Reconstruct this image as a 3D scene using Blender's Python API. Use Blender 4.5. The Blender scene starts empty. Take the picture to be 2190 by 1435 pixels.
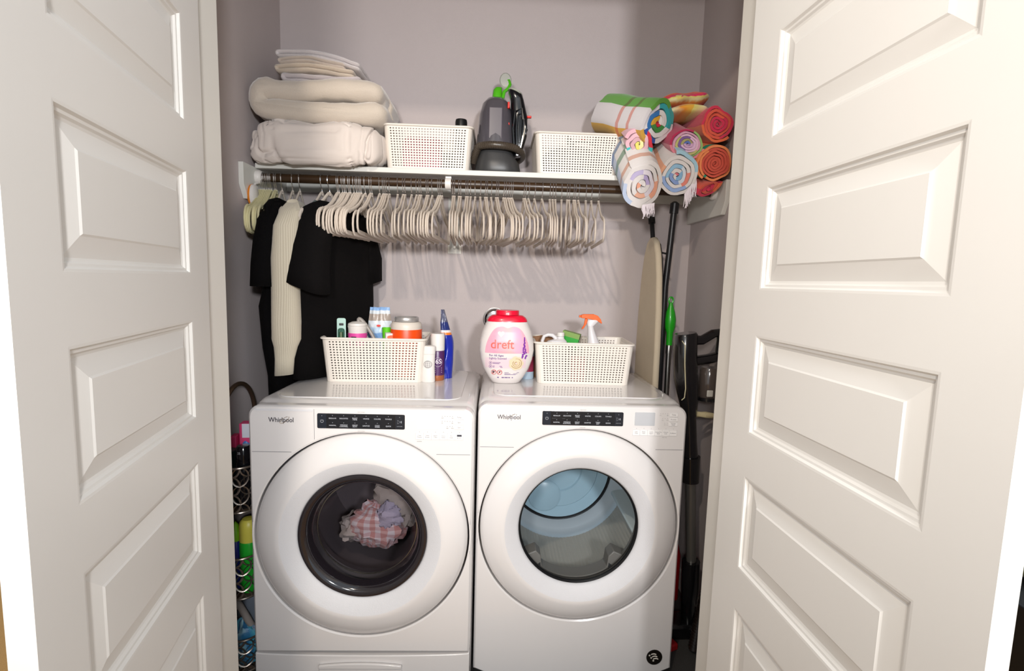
import bpy, math, random
from mathutils import Vector, Matrix, noise
S = bpy.context.scene
C = S.collection
random.seed(7)
PI = math.pi
# ---------------------------------------------------------------- camera
cam_d = bpy.data.cameras.new('camera'); cam = bpy.data.objects.new('camera', cam_d); C.objects.link(cam)
S.camera = cam
cam_d.sensor_fit = 'HORIZONTAL'; cam_d.sensor_width = 36.0; cam_d.lens = 36.0*1072.24/2190.0
cam_d.clip_start = 0.02
yaw, pit, rol = 0.0347, 0.1076, 0.0277
F_ = Vector((math.sin(yaw)*math.cos(pit), math.cos(yaw)*math.cos(pit), -math.sin(pit)))
R_ = Vector((math.cos(yaw), -math.sin(yaw), 0)); U_ = R_.cross(F_)
R2 = math.cos(rol)*R_ + math.sin(rol)*U_; U2 = -math.sin(rol)*R_ + math.cos(rol)*U_
m = Matrix((R2, U2, -F_)).transposed().to_4x4(); m.translation = Vector((-0.0337, -1.9748, 1.3628))
cam.matrix_world = m
# ---------------------------------------------------------------- light
w = bpy.data.worlds.new('room_ambient'); S.world = w; w.use_nodes = True
w.node_tree.nodes['Background'].inputs[0].default_value = (0.83, 0.92, 1.0, 1)
w.node_tree.nodes['Background'].inputs[1].default_value = 1.35
def lamp(name, typ, loc, target, energy, color, size=0.2, sy=None):
    d = bpy.data.lights.new(name, typ); o = bpy.data.objects.new(name, d); C.objects.link(o)
    d.energy = energy; d.color = color
    if typ == 'AREA':
        d.size = size
        if sy: d.shape = 'RECTANGLE'; d.size_y = sy
    else: d.shadow_soft_size = size
    o.location = loc
    o.rotation_euler = (Vector(target)-Vector(loc)).to_track_quat('-Z', 'Y').to_euler()
    return o
for nm_, lc_, tg_, en_, cl_ in (('flash_light', (-0.38, -2.90, 1.72), (0.14, 0.3, 1.72), 165, (1.0, 0.965, 0.93)), ('room_lamp', (0.44, -3.10, 1.74), (-0.20, 0.3, 1.68), 265, (0.97, 0.98, 1.0))):
    fl_ = lamp(nm_, 'SPOT', lc_, tg_, en_, cl_, 0.10)
    fl_.data.spot_size = math.radians(80); fl_.data.spot_blend = 0.9
lamp('ceiling_light', 'AREA', (-0.45, -2.3, 2.6), (-0.1, 0.0, 1.2), 25, (1.0, 0.86, 0.70), 0.07)
S.view_settings.view_transform = 'Standard'; S.view_settings.look = 'None'
S.view_settings.gamma = 1.0; S.view_settings.use_curve_mapping = False
S.view_settings.exposure = -0.43
# ---------------------------------------------------------------- materials
def lin(c):
    if isinstance(c, str):
        c = c.lstrip('#'); c = tuple(int(c[i:i+2], 16)/255 for i in (0, 2, 4))
    return tuple((x/12.92 if x <= 0.04045 else ((x+0.055)/1.055)**2.4) for x in c[:3]) + (1.0,)
MATS = {}
def mat(name, col='808080', rough=0.5, metal=0.0, spec=0.5, bump=0.0, bscale=200.0, var=0.0, vscale=8.0, coat=0.0, sheen=0.0, trans=0.0, emit=0.0):
    if name in MATS: return MATS[name]
    m = bpy.data.materials.new(name); m.use_nodes = True; MATS[name] = m
    nt = m.node_tree; b = nt.nodes['Principled BSDF']
    b.inputs['Base Color'].default_value = lin(col); b.inputs['Roughness'].default_value = rough
    b.inputs['Metallic'].default_value = metal; b.inputs['Specular IOR Level'].default_value = spec
    b.inputs['Coat Weight'].default_value = coat; b.inputs['Coat Roughness'].default_value = 0.05
    b.inputs['Sheen Weight'].default_value = sheen
    b.inputs['Transmission Weight'].default_value = trans
    tc = nt.nodes.new('ShaderNodeTexCoord')
    n = nt.nodes.new('ShaderNodeTexNoise'); n.inputs['Scale'].default_value = vscale; n.inputs['Detail'].default_value = 4
    nt.links.new(tc.outputs['Object'], n.inputs['Vector'])
    mix = nt.nodes.new('ShaderNodeMix'); mix.data_type = 'RGBA'
    c = lin(col); v = max(var, 0.015)
    mix.inputs[6].default_value = tuple(max(0, x*(1-v)) for x in c[:3])+(1,)
    mix.inputs[7].default_value = tuple(min(1, x*(1+v)) for x in c[:3])+(1,)
    nt.links.new(n.outputs['Fac'], mix.inputs[0]); nt.links.new(mix.outputs[2], b.inputs['Base Color'])
    if bump > 0:
        n2 = nt.nodes.new('ShaderNodeTexNoise'); n2.inputs['Scale'].default_value = bscale; n2.inputs['Detail'].default_value = 3
        nt.links.new(tc.outputs['Object'], n2.inputs['Vector'])
        bp = nt.nodes.new('ShaderNodeBump'); bp.inputs['Strength'].default_value = bump; bp.inputs['Distance'].default_value = 0.002
        nt.links.new(n2.outputs['Fac'], bp.inputs['Height']); nt.links.new(bp.outputs['Normal'], b.inputs['Normal'])
    return m
def stripes(name, stops, axis=0, rep=1.0, rough=0.95, second=None, bump=0.35, warp=0.0):
    """stops: [(pos,color)...] constant ramp over UV; second: (stops,axis,rep,fac) multiplied over it"""
    if name in MATS: return MATS[name]
    m = mat(name, 'ffffff', rough, sheen=0.2, bump=bump, bscale=500)
    nt = m.node_tree; b = nt.nodes['Principled BSDF']
    uv = nt.nodes.new('ShaderNodeUVMap'); uv.uv_map = 'uv'
    sp = nt.nodes.new('ShaderNodeSeparateXYZ'); nt.links.new(uv.outputs['UV'], sp.inputs[0])
    def ramp(stops, axis, rep):
        src = sp.outputs[axis]
        if warp:
            nz = nt.nodes.new('ShaderNodeTexNoise'); nz.inputs['Scale'].default_value = 5
            nt.links.new(uv.outputs['UV'], nz.inputs['Vector'])
            ma = nt.nodes.new('ShaderNodeMath'); ma.operation = 'MULTIPLY_ADD'; ma.inputs[1].default_value = warp
            nt.links.new(nz.outputs['Fac'], ma.inputs[0]); nt.links.new(src, ma.inputs[2]); src = ma.outputs[0]
        mu = nt.nodes.new('ShaderNodeMath'); mu.operation = 'MULTIPLY'; mu.inputs[1].default_value = rep
        nt.links.new(src, mu.inputs[0])
        fr = nt.nodes.new('ShaderNodeMath'); fr.operation = 'FRACT'; nt.links.new(mu.outputs[0], fr.inputs[0])
        r = nt.nodes.new('ShaderNodeValToRGB'); cr = r.color_ramp
        cr.interpolation = 'CONSTANT' if not warp else 'LINEAR'
        while len(cr.elements) < len(stops): cr.elements.new(0.5)
        for e, (p, c) in zip(cr.elements, stops): e.position = p
        for e, (p, c) in zip(cr.elements, stops): e.color = lin(c)
        nt.links.new(fr.outputs[0], r.inputs[0]); return r.outputs[0]
    o = ramp(stops, axis, rep)
    if second:
        o2 = ramp(second[0], second[1], second[2])
        mx = nt.nodes.new('ShaderNodeMix'); mx.data_type = 'RGBA'; mx.blend_type = 'MULTIPLY'; mx.inputs[0].default_value = second[3]
        nt.links.new(o, mx.inputs[6]); nt.links.new(o2, mx.inputs[7]); o = mx.outputs[2]
    nt.links.new(o, b.inputs['Base Color'])
    return m
def glass(name, tint, fac=0.12, rough=0.02):
    if name in MATS: return MATS[name]
    m = bpy.data.materials.new(name); m.use_nodes = True; MATS[name] = m
    nt = m.node_tree; nt.nodes.remove(nt.nodes['Principled BSDF'])
    out = nt.nodes['Material Output']
    t = nt.nodes.new('ShaderNodeBsdfTransparent'); g = nt.nodes.new('ShaderNodeBsdfGlossy')
    g.inputs['Roughness'].default_value = rough; g.inputs['Color'].default_value = (1, 1, 1, 1)
    tc = nt.nodes.new('ShaderNodeTexCoord'); n = nt.nodes.new('ShaderNodeTexNoise'); n.inputs['Scale'].default_value = 3
    nt.links.new(tc.outputs['Object'], n.inputs['Vector'])
    mixc = nt.nodes.new('ShaderNodeMix'); mixc.data_type = 'RGBA'; c = lin(tint)
    mixc.inputs[6].default_value = tuple(x*0.97 for x in c[:3])+(1,); mixc.inputs[7].default_value = c
    nt.links.new(n.outputs['Fac'], mixc.inputs[0]); nt.links.new(mixc.outputs[2], t.inputs['Color'])
    lw = nt.nodes.new('ShaderNodeLayerWeight'); lw.inputs['Blend'].default_value = fac
    mx = nt.nodes.new('ShaderNodeMixShader')
    nt.links.new(lw.outputs['Fresnel'], mx.inputs[0]); nt.links.new(t.outputs[0], mx.inputs[1]); nt.links.new(g.outputs[0], mx.inputs[2])
    nt.links.new(mx.outputs[0], out.inputs['Surface'])
    return m
WALL = mat('wall_paint', 'bbb1b0', 0.75, bump=0.25, bscale=260, var=0.02, spec=0.3)
CEIL = mat('ceiling_paint', 'd8d5d0', 0.9, bump=0.2)
TRIM = mat('trim_paint', 'd9d4cb', 0.45, var=0.012)
DOORP = mat('door_paint', 'dcd8d2', 0.42, var=0.01)
CARPET = mat('carpet_pile', 'bd9055', 0.98, bump=0.9, bscale=350, var=0.25, vscale=300)
CLOSETFLOOR = mat('closet_floor_vinyl', '3b3937', 0.98, bump=0.9, bscale=350, var=0.2, vscale=300)
SHELFP = mat('shelf_paint', 'd3d2cc', 0.5)
ENAMEL = mat('white_enamel', 'dbd7d5', 0.16, coat=0.5, spec=0.5, var=0.006)
ENAMELT = mat('white_enamel_textured', 'd3d2d4', 0.5, bump=0.35, bscale=420)
PLAST = mat('white_plastic', 'd9d4cf', 0.38)
BASK = mat('basket_plastic', 'ddd5cb', 0.42)
BLACKG = mat('black_gloss', '0d0e12', 0.15, coat=0.4)
BLACKP = mat('black_plastic', '121214', 0.38)
GREYD = mat('dark_grey_plastic', '3a3a3b', 0.4)
CHROME = mat('chrome', 'd8d8dc', 0.12, metal=1.0)
STEEL = mat('brushed_steel', '9a9894', 0.3, metal=1.0)
GREYINK = mat('grey_ink', '5a585e', 0.7)
DARKINK = mat('dark_ink', '2e2c38', 0.6)
WHITEINK = mat('white_ink', 'c9ccd2', 0.6)
# ---------------------------------------------------------------- mesh helpers
class MB:
    def __init__(s): s.v = []; s.f = []; s.mi = []; s.uv = []
    def add(s, vs, fs, mi=0, uv=None, M=None):
        o = len(s.v)
        if M is not None: vs = [M @ Vector(p) for p in vs]
        s.v += [tuple(p) for p in vs]; s.uv += list(uv) if uv else [(0.0, 0.0)]*len(vs)
        for f in fs: s.f.append(tuple(i+o for i in f)); s.mi.append(mi)
        return s
    def box(s, x0, x1, y0, y1, z0, z1, mi=0, M=None):
        vs = [(x, y, z) for z in (z0, z1) for y in (y0, y1) for x in (x0, x1)]
        return s.add(vs, [(0, 2, 3, 1), (4, 5, 7, 6), (0, 1, 5, 4), (2, 6, 7, 3), (0, 4, 6, 2), (1, 3, 7, 5)], mi, None, M)
    def grid(s, fn, nu, nv, mi=0, M=None, wrapu=False, flip=False):
        vs = []; uv = []
        for j in range(nv+1):
            for i in range(nu if wrapu else nu+1):
                u, v = i/nu, j/nv; vs.append(fn(u, v)); uv.append((u, v))
        W = nu if wrapu else nu+1; fs = []
        for j in range(nv):
            for i in range(nu):
                a = j*W+i; b = j*W+(i+1) % W; c = (j+1)*W+(i+1) % W; d = (j+1)*W+i
                fs.append((a, d, c, b) if flip else (a, b, c, d))
        return s.add(vs, fs, mi, uv, M)
    def lathe(s, prof, n=32, mi=0, M=None, sx=1.0, sy=1.0, pw=2.0, cap0=True, cap1=True):
        vs = []; fs = []; uv = []
        def sg(a): return (1 if a >= 0 else -1)
        for k, (r, z) in enumerate(prof):
            for i in range(n):
                t = 2*PI*i/n; c, q = math.cos(t), math.sin(t)
                if pw != 2: c, q = sg(c)*abs(c)**(2/pw), sg(q)*abs(q)**(2/pw)
                vs.append((r*c*sx, r*q*sy, z)); uv.append((i/n, k/max(1, len(prof)-1)))
        for k in range(len(prof)-1):
            for i in range(n):
                j = (i+1) % n; fs.append((k*n+i, k*n+j, (k+1)*n+j, (k+1)*n+i))
        if cap0 and prof[0][0] > 1e-6: fs.append(tuple(range(n-1, -1, -1)))
        if cap1 and prof[-1][0] > 1e-6: fs.append(tuple((len(prof)-1)*n+i for i in range(n)))
        return s.add(vs, fs, mi, uv, M)
    def tube(s, path, r, n=8, mi=0, closed=False, cap=True, M=None, sa=1.0, sb=1.0, up=None):
        P = [Vector(p) for p in path]; N = len(P); rs = r if isinstance(r, (list, tuple)) else [r]*N
        vs = []; fs = []; uv = []; prev = None
        for i in range(N):
            if closed: t = P[(i+1) % N]-P[i-1]
            else: t = P[min(i+1, N-1)]-P[max(i-1, 0)]
            t.normalize()
            if up is not None: a = Vector(up)-t*Vector(up).dot(t)
            elif prev is None:
                a = Vector((0, 0, 1)) if abs(t.z) < 0.9 else Vector((1, 0, 0)); a = a-t*a.dot(t)
            else: a = prev-t*prev.dot(t)
            if a.length < 1e-6: a = t.orthogonal()
            a.normalize(); prev = a; b = t.cross(a)
            for k in range(n):
                q = 2*PI*k/n; vs.append(P[i]+a*(math.cos(q)*rs[i]*sa)+b*(math.sin(q)*rs[i]*sb)); uv.append((k/n, i/max(1, N-1)))
        for i in range(N if closed else N-1):
            i2 = (i+1) % N
            for k in range(n):
                k2 = (k+1) % n; fs.append((i*n+k, i*n+k2, i2*n+k2, i2*n+k))
        if cap and not closed:
            fs.append(tuple(range(n-1, -1, -1))); fs.append(tuple((N-1)*n+k for k in range(n)))
        return s.add(vs, fs, mi, uv, M)
    def loft(s, rings, n=28, mi=0, cap0=False, cap1=False, pw=2.0, fn=None):
        """rings: (center, uvec, vvec)"""
        vs = []; fs = []; uv = []
        for k, (c, u, v) in enumerate(rings):
            c, u, v = Vector(c), Vector(u), Vector(v)
            for i in range(n):
                t = 2*PI*i/n; a, b = math.cos(t), math.sin(t)
                if pw != 2: a, b = math.copysign(abs(a)**(2/pw), a), math.copysign(abs(b)**(2/pw), b)
                p = c+u*a+v*b
                if fn: p = fn(p, i/n, k/(len(rings)-1))
                vs.append(p); uv.append((i/n, k/(len(rings)-1)))
        for k in range(len(rings)-1):
            for i in range(n):
                j = (i+1) % n; fs.append((k*n+i, k*n+j, (k+1)*n+j, (k+1)*n+i))
        if cap0: fs.append(tuple(range(n-1, -1, -1)))
        if cap1: fs.append(tuple((len(rings)-1)*n+i for i in range(n)))
        return s.add(vs, fs, mi, uv)
    def prism(s, poly, d0, d1, plane='xz', mi=0, M=None):
        """polygon in plane, extruded along the third axis from d0 to d1"""
        def P(a, b, d): return {'xz': (a, d, b), 'yz': (d, a, b), 'xy': (a, b, d)}[plane]
        n = len(poly); vs = [P(a, b, d0) for a, b in poly]+[P(a, b, d1) for a, b in poly]
        fs = [tuple(range(n)), tuple(range(2*n-1, n-1, -1))]
        for i in range(n): j = (i+1) % n; fs.append((i, i+n, j+n, j))
        return s.add(vs, fs, mi, None, M)
    def patch(s, poly, y, mi=0, M=None, f=None):
        """flat polygon in XZ facing -Y; f maps (x,z)->y"""
        return s.add([(a, (f(a, b) if f else y), b) for a, b in poly], [tuple(range(len(poly)))], mi, None, M)
    def text(s, body, size, x, z, y=0.0, mi=0, align='CENTER', f=None, M=None, sx=1.0, bold=0.0):
        vs, fs = text_geo(body, align, bold)
        out = []
        for (a, b) in vs:
            X, Z = x+a*size*sx, z+b*size; out.append((X, f(X, Z) if f else y, Z))
        return s.add(out, fs, mi, None, M)
    def build(s, name, mats, parent=None, smooth=True, bevel=0.0, solid=0.0, subd=0, loc=None, rot=None, ang=40, seg=2, soff=0.0):
        me = bpy.data.meshes.new(name); me.from_pydata(s.v, [], s.f)
        if not isinstance(mats, (list, tuple)): mats = [mats]
        for q in mats: me.materials.append(q)
        if len(mats) > 1: me.polygons.foreach_set('material_index', s.mi)
        ul = me.uv_layers.new(name='uv'); idx = [0]*len(me.loops); me.loops.foreach_get('vertex_index', idx)
        fl = []
        for i in idx: fl += s.uv[i]
        ul.data.foreach_set('uv', fl)
        if smooth:
            me.polygons.foreach_set('use_smooth', [True]*len(me.polygons)); me.set_sharp_from_angle(angle=math.radians(ang))
        me.update()
        o = bpy.data.objects.new(name, me); C.objects.link(o)
        if parent: o.parent = parent
        if loc: o.location = loc
        if rot: o.rotation_euler = rot
        if solid: md = o.modifiers.new('solid', 'SOLIDIFY'); md.thickness = solid; md.offset = soff
        if bevel: md = o.modifiers.new('bevel', 'BEVEL'); md.width = bevel; md.segments = seg; md.limit_method = 'ANGLE'; md.angle_limit = math.radians(40)
        if subd: md = o.modifiers.new('sub', 'SUBSURF'); md.levels = subd; md.render_levels = subd
        return o
_TX = {}
def text_geo(body, align, bold=0.0):
    k = (body, align, bold)
    if k in _TX: return _TX[k]
    cu = bpy.data.curves.new('t', 'FONT'); cu.body = body; cu.align_x = align; cu.size = 1.0; cu.resolution_u = 3; cu.offset = bold
    o = bpy.data.objects.new('t', cu); C.objects.link(o); bpy.context.view_layer.update()
    me = o.to_mesh(); r = ([(v.co.x, v.co.y) for v in me.vertices], [tuple(p.vertices) for p in me.polygons])
    o.to_mesh_clear(); bpy.data.objects.remove(o); bpy.data.curves.remove(cu); _TX[k] = r
    return r
def tag(o, label=None, cat=None, group=None, kind=None):
    if label: o['label'] = label
    if cat: o['category'] = cat
    if group: o['group'] = group
    if kind: o['kind'] = kind
    return o
def thing(name, label, cat, loc=(0, 0, 0), rz=0.0, group=None, kind=None):
    o = bpy.data.objects.new(name, None); C.objects.link(o); o.location = loc; o.rotation_euler = (0, 0, rz); o.empty_display_size = 0.05
    return tag(o, label, cat, group, kind)
def copy_tree(o, parent=None):
    c = o.copy(); C.objects.link(c); c.parent = parent
    for ch in list(o.children): copy_tree(ch, c)
    return c
def T(x, y, z): return Matrix.Translation((x, y, z))
def RX(a): return Matrix.Rotation(a, 4, 'X')
def RY(a): return Matrix.Rotation(a, 4, 'Y')
def RZ(a): return Matrix.Rotation(a, 4, 'Z')
def circ(cx, cz, r, n=24, rz=None): return [(cx+r*math.cos(2*PI*i/n), cz+(rz or r)*math.sin(2*PI*i/n)) for i in range(n)]
def rrect(x0, x1, z0, z1, r, n=4):
    p = []
    for cx, cz, a in ((x1-r, z1-r, 0), (x0+r, z1-r, 90), (x0+r, z0+r, 180), (x1-r, z0+r, 270)):
        for i in range(n+1): t = math.radians(a+90*i/n); p.append((cx+r*math.cos(t), cz+r*math.sin(t)))
    return p
def nz(p, sc, seed=0.0): return noise.noise(Vector((p[0]*sc+seed, p[1]*sc-seed*1.7, p[2]*sc+seed*.3)))
# ---------------------------------------------------------------- setting
XL, XR, YB, YF, ZC = -0.970, 0.837, 0.30, -0.7324, 2.75
def struct(name, mb, mt, **k): return tag(mb.build(name, mt, **k), kind='structure')
struct('wall_back', MB().box(XL-.1, XR+.1, YB, YB+.1, 0, ZC), WALL, smooth=False)
struct('wall_left', MB().box(XL-.11, XL, -.85, YB, 0, ZC), WALL, smooth=False)
struct('wall_right', MB().box(XR, XR+.11, -.87, YB, 0, ZC), WALL, smooth=False)
wf = MB().box(XL, -.703, -.85, YF, 0, ZC).box(.549, XR, -.87, YF, 0, ZC).box(-.703, .549, -.86, YF, 2.335, ZC)
struct('wall_front', wf, WALL, smooth=False)
struct('wall_far', MB().box(-4.5, 4.5, 3.4, 3.5, 0, ZC), WALL, smooth=False)
struct('wall_east', MB().box(4.4, 4.5, -.9, 3.4, 0, ZC), WALL, smooth=False)
struct('wall_west', MB().box(-4.5, -4.4, -.9, 3.4, 0, ZC), WALL, smooth=False)
struct('ceiling', MB().box(XL-.1, XR+.1, -.86, YB+.1, ZC, ZC+.1), CEIL, smooth=False)
struct('floor', MB().box(-4.5, 4.5, -5.5, 3.5, -.05, 0), CARPET, smooth=False)
struct('floor', MB().box(XL, XR, YF, YB, -.002, .004), CLOSETFLOOR, smooth=False)
struct('trim_1', MB().box(-.703, -.689, -.855, YF+.004, 0, 2.32), TRIM, bevel=.002)
struct('trim_2', MB().box(.535, .549, -.885, YF+.004, 0, 2.32), TRIM, bevel=.002)
struct('trim_3', MB().box(-.703, .549, -.87, YF+.004, 2.32, 2.335), TRIM, bevel=.002)
struct('trim_4', MB().box(-.77, -.703, -.868, -.85, 0, 2.39), TRIM, bevel=.004)
struct('trim_5', MB().box(.549, .616, -.888, -.87, 0, 2.39), TRIM, bevel=.004)
struct('baseboard_back', MB().box(XL, XR, YB-.014, YB, 0, .09), TRIM, bevel=.003)
struct('baseboard_left', MB().box(XL, XL+.014, YF, YB-.014, 0, .09), TRIM, bevel=.003)
struct('baseboard_right', MB().box(XR-.014, XR, YF, YB-.014, 0, .09), TRIM, bevel=.003)
PZ = [(0.196, .398), (.487, .689), (.777, .977), (1.067, 1.269), (1.359, 1.560), (1.649, 1.8475), (1.938, 2.137)]
def door(name, loc, rz, side, dw):
    """face toward local -X*side... local: s along -Y from the hinge, visible face at x=0, body behind at x=-0.035*side"""
    th = .028; so, pw = .097, .407; zt = 2.305
    mb = MB()
    def bx(s0, s1, z0, z1):
        xs = sorted((0, -th*side)); mb.box(xs[0], xs[1], -s1, -s0, z0, z1)
    bx(0, so, .012, zt); bx(so+pw, dw, .012, zt)
    zs = [.012]+[z for p in PZ for z in p]+[zt]
    for i in range(0, len(zs), 2): bx(so, so+pw, zs[i], zs[i+1])
    d = struct(name, mb, DOORP, smooth=False); d.location = loc; d.rotation_euler = (0, 0, rz)
    for z0, z1 in PZ:
        rings = [(0, 0), (.004, .0005), (.007, .005), (.011, .0055), (.014, .009), (.018, .0105), (.046, .0035), (.049, .0015)]
        vs = []; fs = []
        for ins, dep in rings:
            x = -dep*side
            vs += [(x, -(so+ins), z0+ins), (x, -(so+pw-ins), z0+ins), (x, -(so+pw-ins), z1-ins), (x, -(so+ins), z1-ins)]
        for k in range(len(rings)-1):
            for i in range(4):
                j = (i+1) % 4; fs.append((k*4+i, k*4+j, (k+1)*4+j, (k+1)*4+i) if side < 0 else (k*4+j, k*4+i, (k+1)*4+i, (k+1)*4+j))
        k = (len(rings)-1)*4; fs.append((k, k+1, k+2, k+3) if side < 0 else (k+3, k+2, k+1, k))
        mp = MB().add(vs, fs)
        xs = sorted((-.016*side, -.024*side)); mp.box(xs[0], xs[1], -(so+pw), -so, z0, z1)
        mp.build('panel', DOORP, d, smooth=False)
    hm = MB()
    for z in (.25, 1.05, 1.85):
        hm.tube([(-.012*side-.0*side, .006, z-.045), (-.012*side, .006, z+.045)], .006, 10)
        hm.box(min(-.03*side, -.004*side), max(-.03*side, -.004*side), 0, .002, z-.045, z+.045)
    hm.build('hinge', STEEL, d)
    return d
door('door_1', (-.6569, -.8617, 0), .2122, 1, .5959)
door('door_2', (.4851, -.8964, 0), .0313, -1, .5959)
# ---------------------------------------------------------------- washer and dryer
MW, RC, CZ = .686, .327, .558
WASH_GLASS = glass('washer_glass', 'd6d2d4', .10)
DRY_GLASS = glass('dryer_glass', 'f4f8fa', .05)
SMOKE = mat('smoked_rim_plastic', '1f1b1f', .12, coat=.5)
DRUM = mat('drum_steel', '8d9196', .32, metal=.9, var=.1)
DRUMD = mat('drum_dark_steel', '8a8488', .35, metal=.3)
BULK = mat('rear_bulkhead', 'a9c4d2', .3, var=.05)
BULKR = mat('rear_bulkhead_ring', 'c9d0d6', .25, metal=.2)
GASK = mat('rubber_gasket', '3d3a3d', .55)
DISPW = mat('washer_display', 'eef3f6', .12); DISPD = mat('dryer_display', 'b9babd', .12)
LINT = mat('lint_housing', '7a746e', .5)
PANELK = mat('control_black', '15171c', .18, coat=.3)
GOLD = mat('logo_gold', '9a8560', .3, metal=.6); LOGO = mat('logo_dark', '2b2733', .4)
LOGOG = mat('logo_chrome', '77757c', .25, metal=.5)
def machine(name, label, cat, x, y, dep, kind):
    t = thing(name, label, cat, (x, y, 0)); W = kind == 'washer'
    cx = MW/2
    # cabinet shell: front-view outline swept back, top edges rounded
    out = []
    r = .034
    for i in range(7): a = PI*i/12; out.append((MW-r+r*math.cos(a), .98-r+r*math.sin(a)))
    for i in range(7): a = PI/2+PI*i/12; out.append((r+r*math.cos(a), .98-r+r*math.sin(a)))
    out += [(0, .03), (MW, .03)]
    mb = MB(); n = len(out)
    prof = [(.012, .0), (.012, .018), (.004, .035), (0, .06), (0, dep-.03), (.006, dep)]   # (inset, y)
    def ins(p, k): return (cx+(p[0]-cx)*(1-k/cx), .5+(p[1]-.5)*(1-k/.48))
    vs = []
    for k, yy in prof:
        for p in out: q = ins(p, k); vs.append((q[0], yy, q[1]))
    fs = []
    for k in range(len(prof)-1):
        for i in range(n): j = (i+1) % n; fs.append((k*n+i, (k+1)*n+i, (k+1)*n+j, k*n+j))
    fs.append(tuple((len(prof)-1)*n+i for i in range(n)))
    mb.add(vs, fs); mb.build('cabinet', ENAMEL, t, ang=50)
    # raised top plate
    tp = MB().prism(rrect(.05, MW-.05, .06, dep-.03, .05, 6), .979, .9825, 'xy'); tp.build('top_plate', ENAMEL, t, bevel=.0015)
    # front plate with the round door opening
    AN = [2*PI*i/96 for i in range(96)]
    for c0_ in (47.2, 126.0): AN += [math.radians(c0_+6.8*i/9+.013) for i in range(10)]
    AN = sorted(AN); N = len(AN); circ_ = [(cx+(RC+.006)*math.cos(a), CZ+(RC+.006)*math.sin(a)) for a in AN]
    def outer(i):
        a = AN[i]; c, s_ = math.cos(a), math.sin(a); x0, x1, z0, z1 = -cx+.001, cx-.001, .17-CZ if W else .03-CZ, .971-CZ
        tt = min((x1/c if c > 1e-9 else (x0/c if c < -1e-9 else 9)), (z1/s_ if s_ > 1e-9 else (z0/s_ if s_ < -1e-9 else 9)))
        px, pz = c*tt, s_*tt; rr = .034      # round the two top corners
        if pz > z1-rr and abs(px) > x1-rr:
            kx, kz = x1-rr, z1-rr; dx, dz = abs(px)-kx, pz-kz; L = math.hypot(dx, dz)
            if L > rr: dx, dz = dx/L*rr, dz/L*rr
            px = math.copysign(kx+dx, px); pz = kz+dz
        return (cx+px, CZ+pz)
    ou = [outer(i) for i in range(N)]
    fm = MB(); vs = []; fs = []
    def lay(pts, yy, k=0.0): vs.extend([((p[0]-cx)*(1-k)+cx, yy, (p[1]-CZ)*(1-k*.5)+CZ) for p in pts])
    lay(ou, .03); lay(ou, .002, 0); lay(ou, -.008, .006); lay(ou, -.013, .022); lay([(cx+(p[0]-cx)*1.015, CZ+(p[1]-CZ)*1.015) for p in circ_], -.013); lay(circ_, -.010); lay(circ_, .03)
    for k in range(6):
        for i in range(N): j = (i+1) % N; fs.append((k*N+i, k*N+j, (k+1)*N+j, (k+1)*N+i))
    fm.add(vs, fs)
    fm.build('front_panel', ENAMEL, t, ang=30)
    # door well behind the door: ring
    wl = MB(); wl.lathe([(RC+.006, 0), (.21, .0), (.21, .03)], 64, M=T(cx, .028, CZ) @ RX(-PI/2), cap0=False, cap1=False)
    wl.build('door_well', GASK if W else LINT, t)
    if W:
        # lower service panel with curved upper seam and filter door
        lp = MB(); top = [(cx+(MW/2-.003)*math.cos(a), .166-.010*math.sin(a)) for a in [PI*i/16 for i in range(17)]]
        lp.prism([(0.002, .035)]+[(p[0], p[1]) for p in reversed(top)]+[(MW-.002, .035)], -.012, .04)
        lp.build('lower_panel', ENAMEL, t, bevel=.003)
        fd = MB(); arc = [(.205+.262*i/12, .128+.008*(1-((i-6)/6)**2)) for i in range(13)]
        fd.prism([(.205, .05)]+arc[:1]+arc[1:]+[(.467, .05)], -.019, -.006)
        fdo = fd.build('filter_door', ENAMEL, t, bevel=.002)
        MB().prism([(.205, .118)]+arc+[(.467, .118)], -.024, -.012).build('pull_lip', ENAMEL, fdo, bevel=.002)
        MB().box(.024, .196, -.0145, -.0132, .955, .9605).build('drawer_finger_slot', ENAMELT, t)
        MB().box(.1995, .2003, -.0136, -.0128, .868, .962).build('dispenser_drawer_seam', GREYINK, t)
        for q0, q1 in ((.012, .13), (.57, MW-.012)): MB().box(q0, q1, -.0136, -.0128, .8265, .8275).build('panel_seam', GREYINK, t)
    else:
        for q0, q1 in ((.01, .12), (.585, MW-.01)): MB().box(q0, q1, -.0136, -.0128, .8265, .8275).build('panel_seam', GREYINK, t)
    for i, (fx, fy) in enumerate(((.06, .08), (MW-.06, .08), (.06, dep-.08), (MW-.06, dep-.08))):
        MB().lathe([(.022, 0), (.024, .012), (.012, .014), (.012, .032)], 16, M=T(fx, fy, 0)).build('foot', BLACKP, t)
    # ---- door
    A = T(cx, 0, CZ) @ RX(PI/2)          # lathe z -> -Y (toward the viewer)
    d = MB()
    d.lathe([(RC-.01, -.015), (RC, -.012), (RC+.001, .006), (RC-.002, .014), (RC-.012, .022), (.286, .034), (.262, .0405), (.252, .0415), (.247, .0405)], 96, M=A, cap0=False, cap1=False)
    do = d.build('door', ENAMEL, t, ang=60)
    f = MB(); f.lathe([(.247, .0405), (.240, .038), (.208, .020), (.203, .0165), (.2, .010), (.2, -.01)], 96, M=A, cap0=False, cap1=False)
    f.build('door_funnel', ENAMELT, do, ang=60)
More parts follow.
